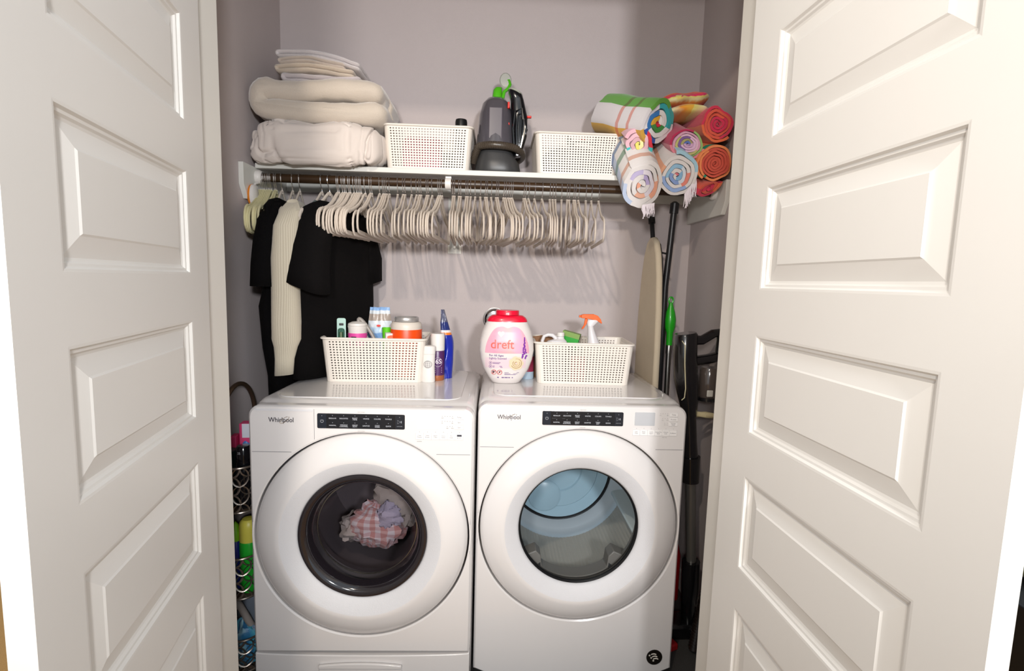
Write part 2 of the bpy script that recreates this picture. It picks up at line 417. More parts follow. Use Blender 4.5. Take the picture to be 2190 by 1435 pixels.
    if W:
        MB().lathe([(.2005, .012), (.198, .0155), (.190, .0165), (.178, .010), (.170, -.004), (.165, -.024)], 80, M=A, cap0=False, cap1=False).build('smoked_rim', SMOKE, do)
        MB().lathe([(.165, -.024), (.160, -.045), (.152, -.085), (.138, -.115), (.10, -.132), (.05, -.138), (.0005, -.140)], 64, M=A, cap0=False, cap1=False).build('glass_bowl', WASH_GLASS, do)
        MB().lathe([(.158, -.046), (.1605, -.046), (.1605, -.050), (.158, -.050)], 64, M=A, cap0=False, cap1=False).build('inner_ring', STEEL, do)
        MB().lathe([(.21, -.03), (.225, -.06), (.20, -.09), (.185, -.10), (.182, -.115), (.21, -.13), (.255, -.14)], 64, M=A, cap0=False, cap1=False).build('door_gasket', GASK, t)
        dm = MB(); dm.lathe([(.255, -.14), (.255, -.50)], 64, M=A, cap0=False, cap1=False); dm.lathe([(.255, -.50), (.10, -.52), (.0005, -.52)], 64, M=A, cap0=False, cap1=False)
        dm.build('drum', DRUMD, t)
    else:
        MB().lathe([(.2, .010), (.197, .006), (.193, .0)], 80, M=A, cap0=False, cap1=False).build('window_seal', BLACKP, do)
        MB().lathe([(.196, .004), (.15, .009), (.08, .0115), (.0005, .0125)], 64, M=A, cap0=False, cap1=False).build('window_glass', DRY_GLASS, do)
        MB().lathe([(.198, -.02), (.212, -.035), (.236, -.05), (.275, -.055)], 64, M=A, cap0=False, cap1=False).build('front_bulkhead', LINT, t)
        dm = MB(); Nd = 120; vs = []; fs = []
        for k, yy in enumerate((-.055, -.43)):
            for i in range(Nd*2):
                a = PI*i/Nd; rr = .275-(.0022 if i % 2 else 0); vs.append((rr*math.cos(a), rr*math.sin(a), yy))
        for i in range(Nd*2): j = (i+1) % (Nd*2); fs.append((i, j, Nd*2+j, Nd*2+i))
        dm.add(vs, fs, M=A); dm.build('drum', mat('drum_perforated', 'b9b2a8', .5, metal=.0, bump=.5, bscale=300), t, smooth=False)
        MB().lathe([(.275, -.43), (.270, -.455), (.255, -.47), (.240, -.48), (.228, -.50)], 72, M=A, cap0=False, cap1=False).build('rear_ring', BULKR, t)
        MB().lathe([(.230, -.502), (.222, -.497), (.216, -.502)], 72, M=A, cap0=False, cap1=False).build('rear_seal', BLACKP, t)
        rb = MB().lathe([(.218, -.502), (.17, -.506), (.165, -.500), (.10, -.500), (.095, -.508), (.0005, -.508)], 72, M=A, cap0=False, cap1=False).build('rear_panel', BULK, t)
        rv = MB().lathe([(.07, -.498), (.06, -.49), (.0005, -.488)], 40, M=A @ T(-.06, -.12, 0), cap0=False, cap1=False).build('rear_vent', BULK, rb)
        for ang in (197, 343, 90):
            a = math.radians(ang); Mx = A @ RZ(a) @ T(.275, 0, 0)
            b = MB(); b.prism([(-.002, -.034), (-.05, -.010), (-.058, 0), (-.05, .010), (-.002, .034)], -.42, -.075, 'xy', M=Mx)
            b.build('drum_baffle', mat('baffle_plastic', 'd6dfe0', .35), t, bevel=.006)
        lh = MB(); pts = []
        for i in range(25): a = PI*(1.19+.62*i/24); pts.append((.262*math.cos(a), .262*math.sin(a)))
        inn = []
        for i in range(25):
            a = PI*(1.22+.56*i/24); e = abs(i-12)/12; rr = .205 if e < .66 else .205-.030*min(1, (e-.66)/.16); inn.append((rr*math.cos(a), rr*math.sin(a)))
        lh.prism(pts+inn[::-1], -.095, -.035, 'xy', M=A); lh.build('lint_filter_housing', LINT, t, bevel=.003)
        MB().prism([(q[0]*.985, q[1]*.985) for q in pts[3:-3]]+[(q[0]*1.03, q[1]*1.03) for q in inn[3:-3][::-1]], -.04, -.031, 'xy', M=A).build('lint_filter_grip', GREYD, t)
    # ---- controls
    yf = -.0135; px, pz, pw, ph = .2095, .950, .2636, .0461
    cp = MB().prism(rrect(px, px+pw, pz-ph, pz, .004), yf-.0014, yf+.002); po = cp.build('control_strip', PANELK, t)
    names = ['REGULAR', 'DELICATES', 'BULKY\nITEMS', 'WHITES', 'COLORS', 'TOWELS', 'NORMAL', 'WRINKLE\nCONTROL', 'HEAVY\nDUTY', 'SANITIZE', 'COLD\nWASH' if W else 'TIMED\nDRY', 'QUICK']
    yk = yf-.0019
    MB().prism(rrect(px+.0015, px+.0275, pz-ph+.001, pz-.001, .002), yk+.0002, yf).build('power_button', mat('power_key', '1b212b', .25), po)
    MB().prism(rrect(px+pw-.0285, px+pw-.0015, pz-ph+.001, pz-.001, .002), yk+.0002, yf).build('start_button', mat('start_key', '1d2027', .25), po)
    wt = MB()
    for i, s_ in enumerate(names):
        col, row = i % 6, i//6; bx = px+.0295+col*.0336; bz = pz-.0015-row*.0219
        MB().prism(rrect(bx+.0002, bx+.0333, bz-.0214, bz, .001), yk+.0002, yf).build('cycle_button', mat('cycle_key', '16181d', .22), po)
        ln = s_.split('\n'); h = .0052
        for q, l in enumerate(ln): wt.text(l, h, bx+.0168, bz-.0155+(.0022 if len(ln) > 1 else 0)-(q*.0046 if len(ln) > 1 else 0)+(.0008 if len(ln) == 1 else 0), yk-.0003)
        wt.patch(circ(bx+.0168, bz-.0045, .0008, 8), yk-.0003)
    pc = (px+.0145, pz-.0235)
    ring = [(pc[0]+.0046*math.cos(a), pc[1]+.0046*math.sin(a)) for a in [math.radians(115+310*i/20) for i in range(21)]]
    wt.tube([(a, yk-.0003, b) for a, b in ring], .0004, 4); wt.tube([(pc[0], yk-.0003, pc[1]), (pc[0], yk-.0003, pc[1]+.005)], .0004, 4)
    sx = px+pw-.0175
    tri = [(sx-.004, pz-.017), (sx-.004, pz-.0285), (sx+.004, pz-.0228)]
    wt.tube([(a, yk-.0003, b) for a, b in tri], .0004, 4, closed=True)
    for q in (.006, .0078): wt.tube([(sx+q, yk-.0003, pz-.0195), (sx+q, yk-.0003, pz-.026)], .0004, 4)
    wt.text('HOLD TO START', .0022, sx+.002, pz-.037, yk-.0003); wt.patch(circ(pc[0], pz-.007, .0008, 8), yk-.0003); wt.patch(circ(sx+.002, pz-.008, .0008, 8), yk-.0003)
    tag(wt.build('control_lettering', WHITEINK, po, smooth=False), kind='stuff')
    # right side: display, option keys
    dx = .511
    MB().prism(rrect(dx, dx+(.063 if W else .066), .907, .951, .002), yf-.0010, yf+.002).build('display', DISPW if W else DISPD, t, ang=80)
    gt = MB(); KEY = mat('option_key', 'e7e4e2', .3)
    opts = ['Temp', 'Spin', 'Soil'] if W else ['Temp', 'Dryness', 'Wrinkle\nShield']
    def outl(m, x0, x1, z0, z1): m.tube([(a, yf-.0012, b) for a, b in ((x0, z0), (x1, z0), (x1, z1), (x0, z1))], .00028, 4, closed=True)
    og = MB()
    for i, s_ in enumerate(opts):
        z1 = .951-i*.0158; x0, x1 = .6245, .652
        MB().prism(rrect(x0, x1, z1-.012, z1, .001), yf-.0008, yf+.001).build('option_button', KEY, t); outl(og, x0, x1, z1-.012, z1)
        ln = s_.split('\n')
        for q, l in enumerate(ln): gt.text(l, .0058 if len(ln) == 1 else .0046, (x0+x1)/2, z1-.0078 if len(ln) == 1 else z1-.0052-q*.0044, yf-.0013)
        nd = (5, 5, 3)[i] if W else (4, 3, 2)[i]
        for q in range(nd): gt.patch(circ(.618-q*.0078, z1-.003, .0008, 8), yf-.0013)
        lab = (('Cold', 'Hot'), ('No', 'Max'), ('Light', 'Heavy'))[i] if W else (('Low', 'High'), ('Less', 'More'), ('Off', 'On'))[i]
        gt.text(lab[0], .003, .618-(nd-1)*.0078, z1-.0095, yf-.0013); gt.text(lab[1], .003, .618, z1-.0095, yf-.0013)
    low = ['Clean\nWasher', 'Drain\n& Spin', 'Steam\nClean', 'Extra\nRinse', 'Pre\nSoak', 'LOAD\n& GO'] if W else ['Less\nTime', 'More\nTime', 'Cycle\nSignal', 'Damp Dry\nSignal', 'Control\nLock', 'EcoBoost']
    for i, s_ in enumerate(low):
        x0 = .506+i*.0243; x1 = x0+.0240; z1 = .8935
        MB().prism(rrect(x0, x1, z1-.019, z1, .001), yf-.0008, yf+.001).build('option_button', KEY, t); outl(og, x0, x1, z1-.019, z1)
        ln = s_.split('\n')
        if W and i == 5:
            gt.patch([(x0+.0048, z1-.003), (x0+.0048, z1-.0088), (x1-.0048, z1-.0088), (x1-.0048, z1-.003)], yf-.0013, 1); gt.text('& GO', .005, (x0+x1)/2, z1-.0145, yf-.0013)
        else:
            for q, l in enumerate(ln): gt.text(l, .0048, (x0+x1)/2, (z1-.0085-q*.0052) if len(ln) > 1 else z1-.0115, yf-.0013)
        gt.patch(circ((x0+x1)/2, z1+.0042, .0008, 8), yf-.0013)
    if W: gt.text('with affresh', .0032, .518, .867, yf-.0013)
    else: gt.text('HOLD 3 SEC', .0028, .612, .868, yf-.0013)
    gt.text('WHAT TO WASH' if W else 'WHAT TO DRY', .0028, px+pw/2, .9545, yf-.0009); gt.text('HOW TO WASH' if W else 'HOW TO DRY', .0028, px+pw/2, .896, yf-.0013)
    tag(gt.build('key_lettering', [GREYINK, DARKINK], t, smooth=False), kind='stuff'); tag(og.build('key_outlines', mat('key_line', 'b9b6b6', .5), t), kind='stuff')
    lg = MB().text('Whirlpool', .0205, .064, .921, yf-.0012, align='LEFT', sx=.88, bold=.008); lg.build('logo_lettering', LOGO if W else LOGOG, t, smooth=False)
    sw = MB(); e = []
    for i in range(40):
        a = math.radians(35+335*i/39); ex, ez = .0165*math.cos(a), .0055*math.sin(a); c_, s_ = math.cos(.62), math.sin(.62); e.append((.112+ex*c_-ez*s_, yf-.0014, .9275+ex*s_+ez*c_))
    sw.tube(e, .0006, 5); sw.build('logo_swoosh', GOLD if W else CHROME, t)
    if not W:
        MB().prism(circ(.624, .091, .0275, 32), yf-.0012, yf+.001).build('round_sticker', mat('sticker_black', '17130f', .25), t)
        q = MB()
        for k in range(3):
            z0 = .104-k*.0085
            q.add([(a, yf-.0016, b) for a, b in [(.612+.004*k+.018*i/8, z0+.0025*math.sin(PI*i/8)+.003*(1-i/8)*0) for i in range(9)]+[(.612+.004*k+.018*(8-i)/8, z0-.0042+.0025*math.sin(PI*(8-i)/8)) for i in range(9)]], [tuple(range(17, -1, -1))])
        st = [(.613+(.0045 if i % 2 == 0 else .0019)*math.sin(PI*i/5), .0895+(.0045 if i % 2 == 0 else .0019)*math.cos(PI*i/5)) for i in range(10)]
        q.patch(st, yf-.0016); q.patch([(a+.008, b-.0105) for a, b in st], yf-.0016); q.patch([(a-.006, b+.009) for a, b in st], yf-.0016)
        q.build('sticker_print', mat('sticker_cream', 'e8e2d6', .5), t, smooth=False)
    return t
washer = machine('washing_machine', 'white front-load washing machine with dark glass bowl door, left of the dryer', 'washer', -.7742, -.4605+.0, .61, 'washer')
dryer = machine('tumble_dryer', 'white front-load tumble dryer with clear door window and a round sticker', 'dryer', -.0827, -.3824, .58, 'dryer')
# laundry inside the washer drum
def lump(mb, c, r, seed, amp=.35, n=28, m=18, fold=9.0):
    def fn(u, v):
        a, b = 2*PI*u, PI*v; d = Vector((math.cos(a)*math.sin(b), math.sin(a)*math.sin(b), -math.cos(b)))
        k = 1+amp*noise.noise(d*1.7+Vector((seed, seed*2, 0)))+amp*.35*math.sin(fold*noise.noise(d*1.2+Vector((0, seed, seed)))*2)
        return (c[0]+d.x*r[0]*k, c[1]+d.y*r[1]*k, c[2]+d.z*r[2]*k)
    mb.grid(fn, n, m, wrapu=True); return mb
GING = stripes('pink_gingham', [(0, 'd8b0ae'), (.5, 'e2dae0')], 0, 14, second=([(0, 'e6cccc'), (.5, 'ffffff')], 1, 10, .9))
LG = 'laundry in the washer drum'
tag(lump(MB(), (-.435, -.245, .485), (.095, .055, .080), 3.1, .3).build('gingham_cloth', GING), 'pink and white gingham cloth crumpled inside the washer drum', 'laundry', LG)
tag(lump(MB(), (-.350, -.225, .575), (.095, .06, .095), 8.3, .35).build('grey_cloth', mat('grey_laundry', 'bdb6b0', .95, bump=.5)), 'warm grey cloth heaped at the right inside the washer drum', 'laundry', LG)
tag(lump(MB(), (-.385, -.282, .535), (.040, .025, .045), 5.7, .4).build('lilac_cloth', mat('lilac_laundry', 'b9b5cb', .95, bump=.5)), 'small pale lilac cloth between the gingham and the grey cloth', 'laundry', LG)
tag(lump(MB(), (-.525, -.20, .455), (.055, .07, .05), 11.0, .3).build('white_cloth', mat('offwhite_laundry', 'c8c0ba', .95, bump=.5)), 'off-white cloth lying lowest in the washer drum', 'laundry', LG)
# ---------------------------------------------------------------- shelf, rod, bracket
sh = thing('closet_shelf', 'long white painted closet shelf with wall cleats above the hanging rod', 'shelf', (0, 0, 1.76))
MB().box(XL+.019, XR-.019, 0, YB-.001, 0.001, .020).build('shelf_board', SHELFP, sh, bevel=.0015)
MB().box(XL+.02, XR-.02, YB-.018, YB-.0005, -.036, 0).build('back_cleat', SHELFP, sh, bevel=.0015)
for x0, x1, yf in ((XL+.0005, XL+.0185, -.088), (XR-.0185, XR-.0005, -.075)):
    MB().prism([(yf, .004), (YB-.001, .004), (YB-.001, -.122), (yf+.03, -.122), (yf, -.072)], x0, x1, 'yz').build('side_cleat', SHELFP, sh, bevel=.001)
ROD = (0.02, 1.73)
rod = thing('closet_rod', 'dark brown wooden hanging rod running under the white shelf', 'rod', (0, ROD[0], ROD[1]))
WOOD = mat('dark_wood', '35220f', .38, var=.45, vscale=18, coat=.15)
MB().tube([(XL+.028, 0, 0), (XR-.028, 0, 0)], .0162, 20).build('rod', WOOD, rod)
for x, s in ((XL+.0185, 1), (XR-.0185, -1)):
    MB().lathe([(.027, 0), (.027, .012), (.024, .016), (.0195, .020), (.0168, .020), (.0168, .003)], 28, M=T(x, 0, 0) @ RY(s*PI/2)).build('rod_socket', PLAST, rod)
br = thing('shelf_bracket', 'white steel bracket holding the middle of the rod, screwed to the back wall', 'bracket', (-.228, ROD[0], ROD[1]))
MB().box(-.024, .036, YB-.003-ROD[0], YB-ROD[0]-.0003, -.252, .010).build('wall_plate', SHELFP, br, bevel=.001)
MB().lathe([(.007, 0), (.006, .003), (.0005, .004)], 16, M=T(.006, YB-ROD[0]-.003, -.225) @ RX(PI/2)).build('screw', STEEL, br)
MB().prism([(.262, -.23), (.272, -.23), (.272, -.02), (.06, .026), (.0, .026), (.0, .018), (.05, .012), (.24, -.03)], .000, .012, 'yz').build('diagonal_arm', SHELFP, br, bevel=.001)
hk = MB(); pth = [(0.004, .030, .028), (.004, .0, .028)]+[(.004, -.019*math.sin(a)*1.0, .019*math.cos(a)) for a in [PI*i/10 for i in range(0, 13)]]
hk.tube(pth, .0075, 6, sa=.28, sb=1.2, up=(0, .001, 1)); hk = MB()
arc = [(.0215*math.cos(a), .0215*math.sin(a)) for a in [math.radians(90+200*i/14) for i in range(15)]]; inn = [(p[0]*.79, p[1]*.79) for p in arc]
hk.prism(arc+inn[::-1], -.010, .013, 'yz'); hk.box(-.010, .013, -.003, .026, .017, .028)
hk.build('rod_saddle', PLAST, br, bevel=.001)
gd = thing('orange_white_gadget', 'small rounded white gadget with an orange back hanging at the left rod end', 'gadget', (-.946, -.040, 1.652))
MB().lathe([(.0005, 0), (.026, .001), (.032, .006), (.034, .012)], 24, sx=1.25, sy=.8, M=RY(PI/2) @ T(0, 0, -.009)).build('orange_shell', mat('orange_plastic', 'e8860f', .4), gd)
MB().lathe([(.033, .0), (.032, .010), (.026, .014), (.0005, .015)], 24, sx=1.25, sy=.8, M=RY(PI/2) @ T(0, 0, .003)).build('white_face', PLAST, gd)
MB().tube([(.006, 0, .03), (.008, .01, .045), (.010, .03, .052)], .004, 8).build('strap', PLAST, gd)
# ---------------------------------------------------------------- hangers
def mesh_hook():
    mb = MB(); p = []
    for i in range(13): a = math.radians(-35+215*i/12); p.append((0, .0185*math.cos(a), .0185*math.sin(a)-.0005))
    p = p[::-1][:0]+[(0, .0185*math.cos(math.radians(-35+215*i/12)), .0185*math.sin(math.radians(-35+215*i/12))) for i in range(13)]
    p += [(0, -.0165, -.012), (0, -.010, -.024), (0, -.003, -.032), (0, 0, -.040), (0, 0, -.058)]
    mb.tube(p, .0017, 6); return mb
def mesh_body():
    half = [(0, -.052), (.010, -.054), (.024, -.064), (.045, -.082), (.075, -.101), (.11, -.118), (.150, -.131), (.166, -.137), (.170, -.1335), (.186, -.139), (.200, -.148), (.2085, -.163), (.211, -.182), (.208, -.200), (.198, -.2115), (.180, -.2135), (.09, -.2135), (0, -.2135)]
    loop = [(0, a, b) for a, b in half]+[(0, -a, b) for a, b in half[1:-1]][::-1]
    mb = MB(); mb.tube(loop, .0074, 8, closed=True, sa=.46, sb=1.0, up=(1, 0, 0))
    mb.tube([(0, 0, -.045), (0, 0, -.060)], .0042, 8)
    return mb
HWHITE = mat('hanger_white', 'd6cabd', .5); HCREAM = mat('hanger_cream', 'd6cfa6', .5)
HG = {
'cream1': [(-0.9480, 0.22), (-0.9425, 0.19), (-0.937, 0.18), (-0.9315, 0.17), (-0.926, 0.16), (-0.9183, 0.14)],
'cream2': [(-0.9116, 0.17), (-0.9062, 0.16), (-0.9007, 0.16), (-0.8867, 0.15), (-0.8814, 0.21)],
'A': [(-0.6499, -0.03), (-0.6443, -0.02), (-0.631, -0.03), (-0.623, -0.05), (-0.6177, -0.03), (-0.6063, -0.04), (-0.6004, -0.02), (-0.5875, -0.03), (-0.5777, -0.04), (-0.5718, -0.03), (-0.5644, -0.04), (-0.559, -0.03), (-0.5441, -0.08), (-0.5260, -0.04), (-0.5190, 0.01)],
'B': [(-0.4896, 0.03), (-0.4764, 0.01), (-0.4697, 0.02), (-0.4626, 0.05), (-0.4521, 0.07)],
'C': [(-0.4209, 0.1), (-0.4003, 0.05), (-0.3921, 0.07), (-0.3672, 0.04), (-0.3484, 0.02), (-0.3374, 0.02), (-0.3305, 0.03), (-0.3095, -0.01), (-0.3026, 0.01), (-0.2883, -0.02), (-0.2642, -0.09), (-0.2574, -0.09), (-0.2505, -0.05)],
'D': [(-0.2089, 0.04), (-0.2018, 0.05), (-0.1856, 0.02), (-0.1779, 0.02), (-0.1578, 0.0), (-0.1508, 0.03), (-0.1398, 0.01), (-0.1223, -0.03)],
'E': [(-0.1023, 0.1), (-0.0838, 0.11), (-0.0766, 0.1), (-0.0603, 0.1), (-0.0414, 0.11), (-0.034, 0.11), (-0.0124, 0.14), (-0.0043, 0.13), (0.0055, 0.13), (0.0141, 0.15), (0.0212, 0.16)],
'F': [(0.0657, 0.07), (0.0728, 0.12), (0.0848, 0.11), (0.1085, 0.08), (0.1376, 0.07)],
'G': [(0.168, -0.04), (0.1795, -0.05), (0.1901, -0.06), (0.2142, -0.11)],
'H': [(0.236, -0.14), (0.2444, -0.09), (0.2612, -0.07), (0.268, -0.06), (0.2801, -0.01), (0.3094, -0.13), (0.3314, -0.09), (0.3598, -0.08)]}
ORD = ['first', 'second', 'third', 'fourth', 'fifth', 'sixth', 'seventh', 'eighth', 'ninth', 'tenth', 'eleventh', 'twelfth', 'thirteenth', 'fourteenth', 'fifteenth']
HL = {'cream1': 'cream yellow hanger in the bunch at the rod end', 'cream2': 'cream yellow hanger of those touching the black dress',
 'A': 'white hanger in the bunch covering the black T-shirt', 'B': 'white hanger of the five right of the black T-shirt',
 'C': 'white hanger in the bunch left of the rod bracket', 'D': 'white hanger in the bunch right of the rod bracket',
 'E': 'white hanger in the turned bunch under the carpet cleaner', 'F': 'white hanger of the five under the right basket',
 'G': 'white hanger in the edge-on bunch under the right basket', 'H': 'white hanger in the last bunch before the towels'}
hook_m = hanger0 = None
def hanger(x, rz, label, group, m, rx=0.0):
    global hanger0
    t = thing('clothes_hanger', label, 'hanger', (x, ROD[0], ROD[1]), rz, group)
    if hanger0 is None:
        h = mesh_hook().build('hook', CHROME, t); b = mesh_body().build('hanger_body', HWHITE, t)
        b2 = mesh_body().build('hanger_body', HCREAM, t); bc = b2.data; bpy.data.objects.remove(b2)
        hanger0 = (h.data, b.data, bc)
    else:
        for nm, me in (('hook', hanger0[0]), ('hanger_body', hanger0[2] if m == 'cream' else hanger0[1])):
            o = bpy.data.objects.new(nm, me); C.objects.link(o); o.parent = t
    t.rotation_euler = (rx, 0, rz)
    return t
# near end of the hanger is at local -Y; yaw measured as shift of that end toward +X
for k in ('A', 'B', 'C', 'D', 'E', 'F', 'G', 'H', 'cream1', 'cream2'):
    for i, (x, a) in enumerate(HG[k]):
        place = 'leftmost' if i == 0 else 'rightmost' if i == len(HG[k])-1 else ORD[i]+' from left'
        col, rest = HL[k].split(' hanger ')
        hanger(x, a, col+' hanger, '+place+' '+rest, 'hangers '+rest, 'cream' if 'cream' in k else 'white', random.uniform(-.03, .03))
hanger(-.8600, .13, 'white hanger holding the long black dress', None, 'white')
hanger(-.8200, .16, 'bare white hanger between the black dress and the cream sweater', None, 'white')
hanger(-.7928, .12, 'white hanger holding the cream ribbed sweater', None, 'white')
hanger(-.7089, -.05, 'white hanger holding the thin grey garment, between sweater and T-shirt', None, 'white')
hanger(-.6800, -.30+.12, 'white hanger holding the black T-shirt', None, 'white')
# ---------------------------------------------------------------- clothes
BLK = mat('black_jersey', '0d0b0b', .9, bump=.3, bscale=700, spec=.12, var=.1)
BLK2 = mat('black_crepe', '080708', .9, bump=.3, bscale=500, spec=.1)
CREAMK = stripes('cream_rib_knit', [(0, 'd9cfba'), (.55, 'c9bda6')], 0, 40, bump=.5)
GREYC = mat('grey_cotton', '6f7a78', .9, bump=.3)
def wr(seed, amp, sc=14):
    def f(p, u, k):
        d = noise.noise(Vector((p.x*sc, p.y*sc, p.z*sc*.35+seed)))*amp; return p+Vector((d, d*.6, 0))
    return f
def garment(name, label, cat, loc): return thing(name, label, cat, loc)
def ringset(pts):
    """pts: (cx,cy,cz, half_u, half_v, yaw, tilt) -> loft rings in local coords; u along yaw direction"""
    out = []
    for cx, cy, cz, hu, hv, ya, ti in pts:
        u = Vector((math.cos(ya)*math.cos(ti), math.sin(ya)*math.cos(ti), math.sin(ti)))*hu; v = Vector((-math.sin(ya), math.cos(ya), 0))*hv
        out.append(((cx, cy, cz), u, v))
    return out
# black T-shirt: shoulder line from near-left to far-right
ya = math.radians(67)     # direction of the shoulder line in plan (from near end to far end)
ts = garment('black_tshirt', 'black short-sleeved T-shirt hanging behind the dense bunch of white hangers', 't-shirt', (-.655, .01, 1.0))
def L(x, y, z): return (x+.655, y-.01, z-1.0)
tor = [(*L(-.660, .012, 1.640), .080, .007, ya, 0), (*L(-.655, .01, 1.622), .128, .014, ya, 0), (*L(-.648, .00, 1.597), .178, .024, ya, 0), (*L(-.642, 0, 1.54), .203, .042, ya, 0),
       (*L(-.645, 0, 1.42), .203, .05, ya, 0), (*L(-.650, 0, 1.25), .200, .052, ya, 0), (*L(-.655, 0, 1.10), .203, .05, ya, 0), (*L(-.657, 0, .992), .205, .05, ya, 0)]
MB().loft(ringset(tor), 36, fn=wr(1, .014), pw=2.4).build('shirt_body', BLK, ts, solid=.002)
def sleeve(name, parent, org, pts, mt, seed, n=24, amp=.006, cap=False):
    r = []
    for c, u, v in pts: r.append((Vector(c)-Vector(org), Vector(u), Vector(v)))
    return MB().loft(r, n, fn=wr(seed, amp), pw=2.2, cap1=cap).build(name, mt, parent, solid=.002)
O = (-.655, .01, 1.0)
sleeve('sleeve', ts, O, [((-.672, -.085, 1.618), (.004, .0, .0), (0, .004, .0)), ((-.672, -.125, 1.600), (.030, .01, .0), (0, .024, .018)), ((-.672, -.16, 1.55), (.05, .01, -.01), (.0, .05, .02)), ((-.68, -.18, 1.47), (.060, 0, -.012), (.01, .052, .012)), ((-.685, -.19, 1.39), (.066, 0, -.018), (.01, .052, .010)), ((-.686, -.195, 1.325), (.070, .0, -.026), (.01, .055, .008))], BLK, 4)
sleeve('sleeve', ts, O, [((-.60, .10, 1.615), (.004, .0, .0), (0, .004, .0)), ((-.585, .135, 1.595), (.03, .01, .0), (0, .024, .018)), ((-.572, .16, 1.53), (.03, .01, -.01), (.0, .05, .02)), ((-.562, .175, 1.44), (.034, 0, 0), (.01, .055, .01)), ((-.56, .185, 1.335), (.035, 0, .012), (.01, .058, .008))], BLK, 5)
# cream sweater
sw = garment('cream_sweater', 'cream ribbed-knit sweater with one long sleeve hanging toward the front', 'sweater', (-.765, 0, 1.0)); O = (-.765, 0, 1.0)
yb = math.radians(83)
sleeve('sweater_body', sw, O, [((-.791, .02, 1.640), Vector((-.12, 1, 0))*.085, (.006, 0, 0)), ((-.789, .02, 1.622), Vector((-.12, 1, 0))*.135, (.013, 0, 0)), ((-.786, .02, 1.595), Vector((-.05, 1, 0))*.175, (.022, 0, 0)), ((-.782, .02, 1.56), Vector((.1, 1, 0))*.18, (.034, 0, 0)), ((-.785, .03, 1.40), Vector((.1, 1, 0))*.17, (.040, 0, 0)), ((-.79, .04, 1.2), Vector((.1, 1, 0))*.16, (.036, 0, 0)), ((-.795, .05, 1.08), Vector((.1, 1, 0))*.15, (.032, 0, 0))], CREAMK, 9, 32)
sleeve('sleeve', sw, O, [((-.762, -.105, 1.634), (.003, .0, 0), (0, .003, .0)), ((-.758, -.150, 1.618), (.020, .0, 0), (0, .016, .012)), ((-.754, -.180, 1.590), (.033, .0, .0), (0, .026, .012)), ((-.756, -.195, 1.53), (.038, .0, 0), (0, .034, .0)), ((-.760, -.2, 1.42), (.043, 0, 0), (0, .036, 0)), ((-.764, -.2, 1.30), (.045, 0, 0), (0, .036, 0)), ((-.766, -.2, 1.20), (.046, 0, 0), (0, .036, 0)), ((-.766, -.2, 1.14), (.044, 0, 0), (0, .034, 0)), ((-.768, -.2, 1.112), (.034, 0, 0), (0, .026, 0)), ((-.771, -.2, 1.07), (.027, 0, 0), (0, .020, 0)), ((-.773, -.2, 1.012), (.0255, 0, .003), (0, .019, 0))], CREAMK, 10, 32, .010)
sleeve('sleeve', sw, O, [((-.775, .17, 1.6), (.03, 0, 0), (0, .03, 0)), ((-.78, .2, 1.4), (.04, 0, 0), (0, .036, 0)), ((-.785, .2, 1.15), (.045, 0, 0), (0, .036, 0)), ((-.787, .2, 1.03), (.026, 0, 0), (0, .02, 0))], CREAMK, 11)
# long black dress
dr = garment('black_dress', 'long black short-sleeved dress hanging against the left wall', 'dress', (-.855, 0, .9)); O = (-.855, 0, .9)
d1 = Vector((-.13, 1, 0)).normalized()
sleeve('dress_body', dr, O, [((-.858, .02, 1.644), d1*.085, (.008, 0, 0)), ((-.858, .02, 1.627), d1*.155, (.016, 0, 0)), ((-.855, .02, 1.600), d1*.212, (.026, 0, 0)), ((-.850, .02, 1.56), d1*.222, (.032, 0, 0)), ((-.855, .02, 1.40), d1*.19, (.034, 0, 0)), ((-.872, .02, 1.25), d1*.20, (.055, 0, 0)), ((-.858, .02, 1.10), d1*.20, (.062, 0, 0)), ((-.842, .02, 1.0), d1*.20, (.062, 0, 0)), ((-.838, .02, .86), d1*.20, (.060, 0, 0))], BLK2, 14, 36, .008)
sleeve('sleeve', dr, O, [((-.832, -.105, 1.630), (.003, 0, 0), (0, .003, 0)), ((-.822, -.150, 1.608), (.022, 0, 0), (0, .024, .016)), ((-.822, -.175, 1.56), (.034, 0, 0), (0, .04, .01)), ((-.829, -.19, 1.48), (.040, 0, 0), (0, .045, 0)), ((-.836, -.195, 1.40), (.040, 0, 0), (0, .045, 0)), ((-.836, -.2, 1.322), (.040, 0, .0), (0, .048, 0))], BLK2, 15)
sleeve('sleeve', dr, O, [((-.86, .15, 1.62), (.003, 0, 0), (0, .003, 0)), ((-.85, .19, 1.59), (.022, 0, 0), (0, .024, .016)), ((-.84, .21, 1.5), (.036, 0, 0), (0, .045, 0)), ((-.845, .22, 1.33), (.038, 0, 0), (0, .048, 0))], BLK2, 16)
gg = garment('grey_cardigan', 'thin grey garment glimpsed between the cream sweater and the black T-shirt', 'garment', (-.722, 0, 1.0)); O = (-.722, 0, 1.0)
sleeve('cardigan_body', gg, O, [((-.708, .02, 1.640), (0, .085, 0), (.005, 0, 0)), ((-.708, .02, 1.61), (0, .15, 0), (.008, 0, 0)), ((-.71, .02, 1.5), (0, .16, 0), (.012, 0, 0)), ((-.722, .0, 1.3), (0, .16, 0), (.012, 0, 0)), ((-.735, .0, 1.1), (0, .16, 0), (.012, 0, 0)), ((-.738, .0, 1.05), (0, .16, 0), (.012, 0, 0))], GREYC, 19)
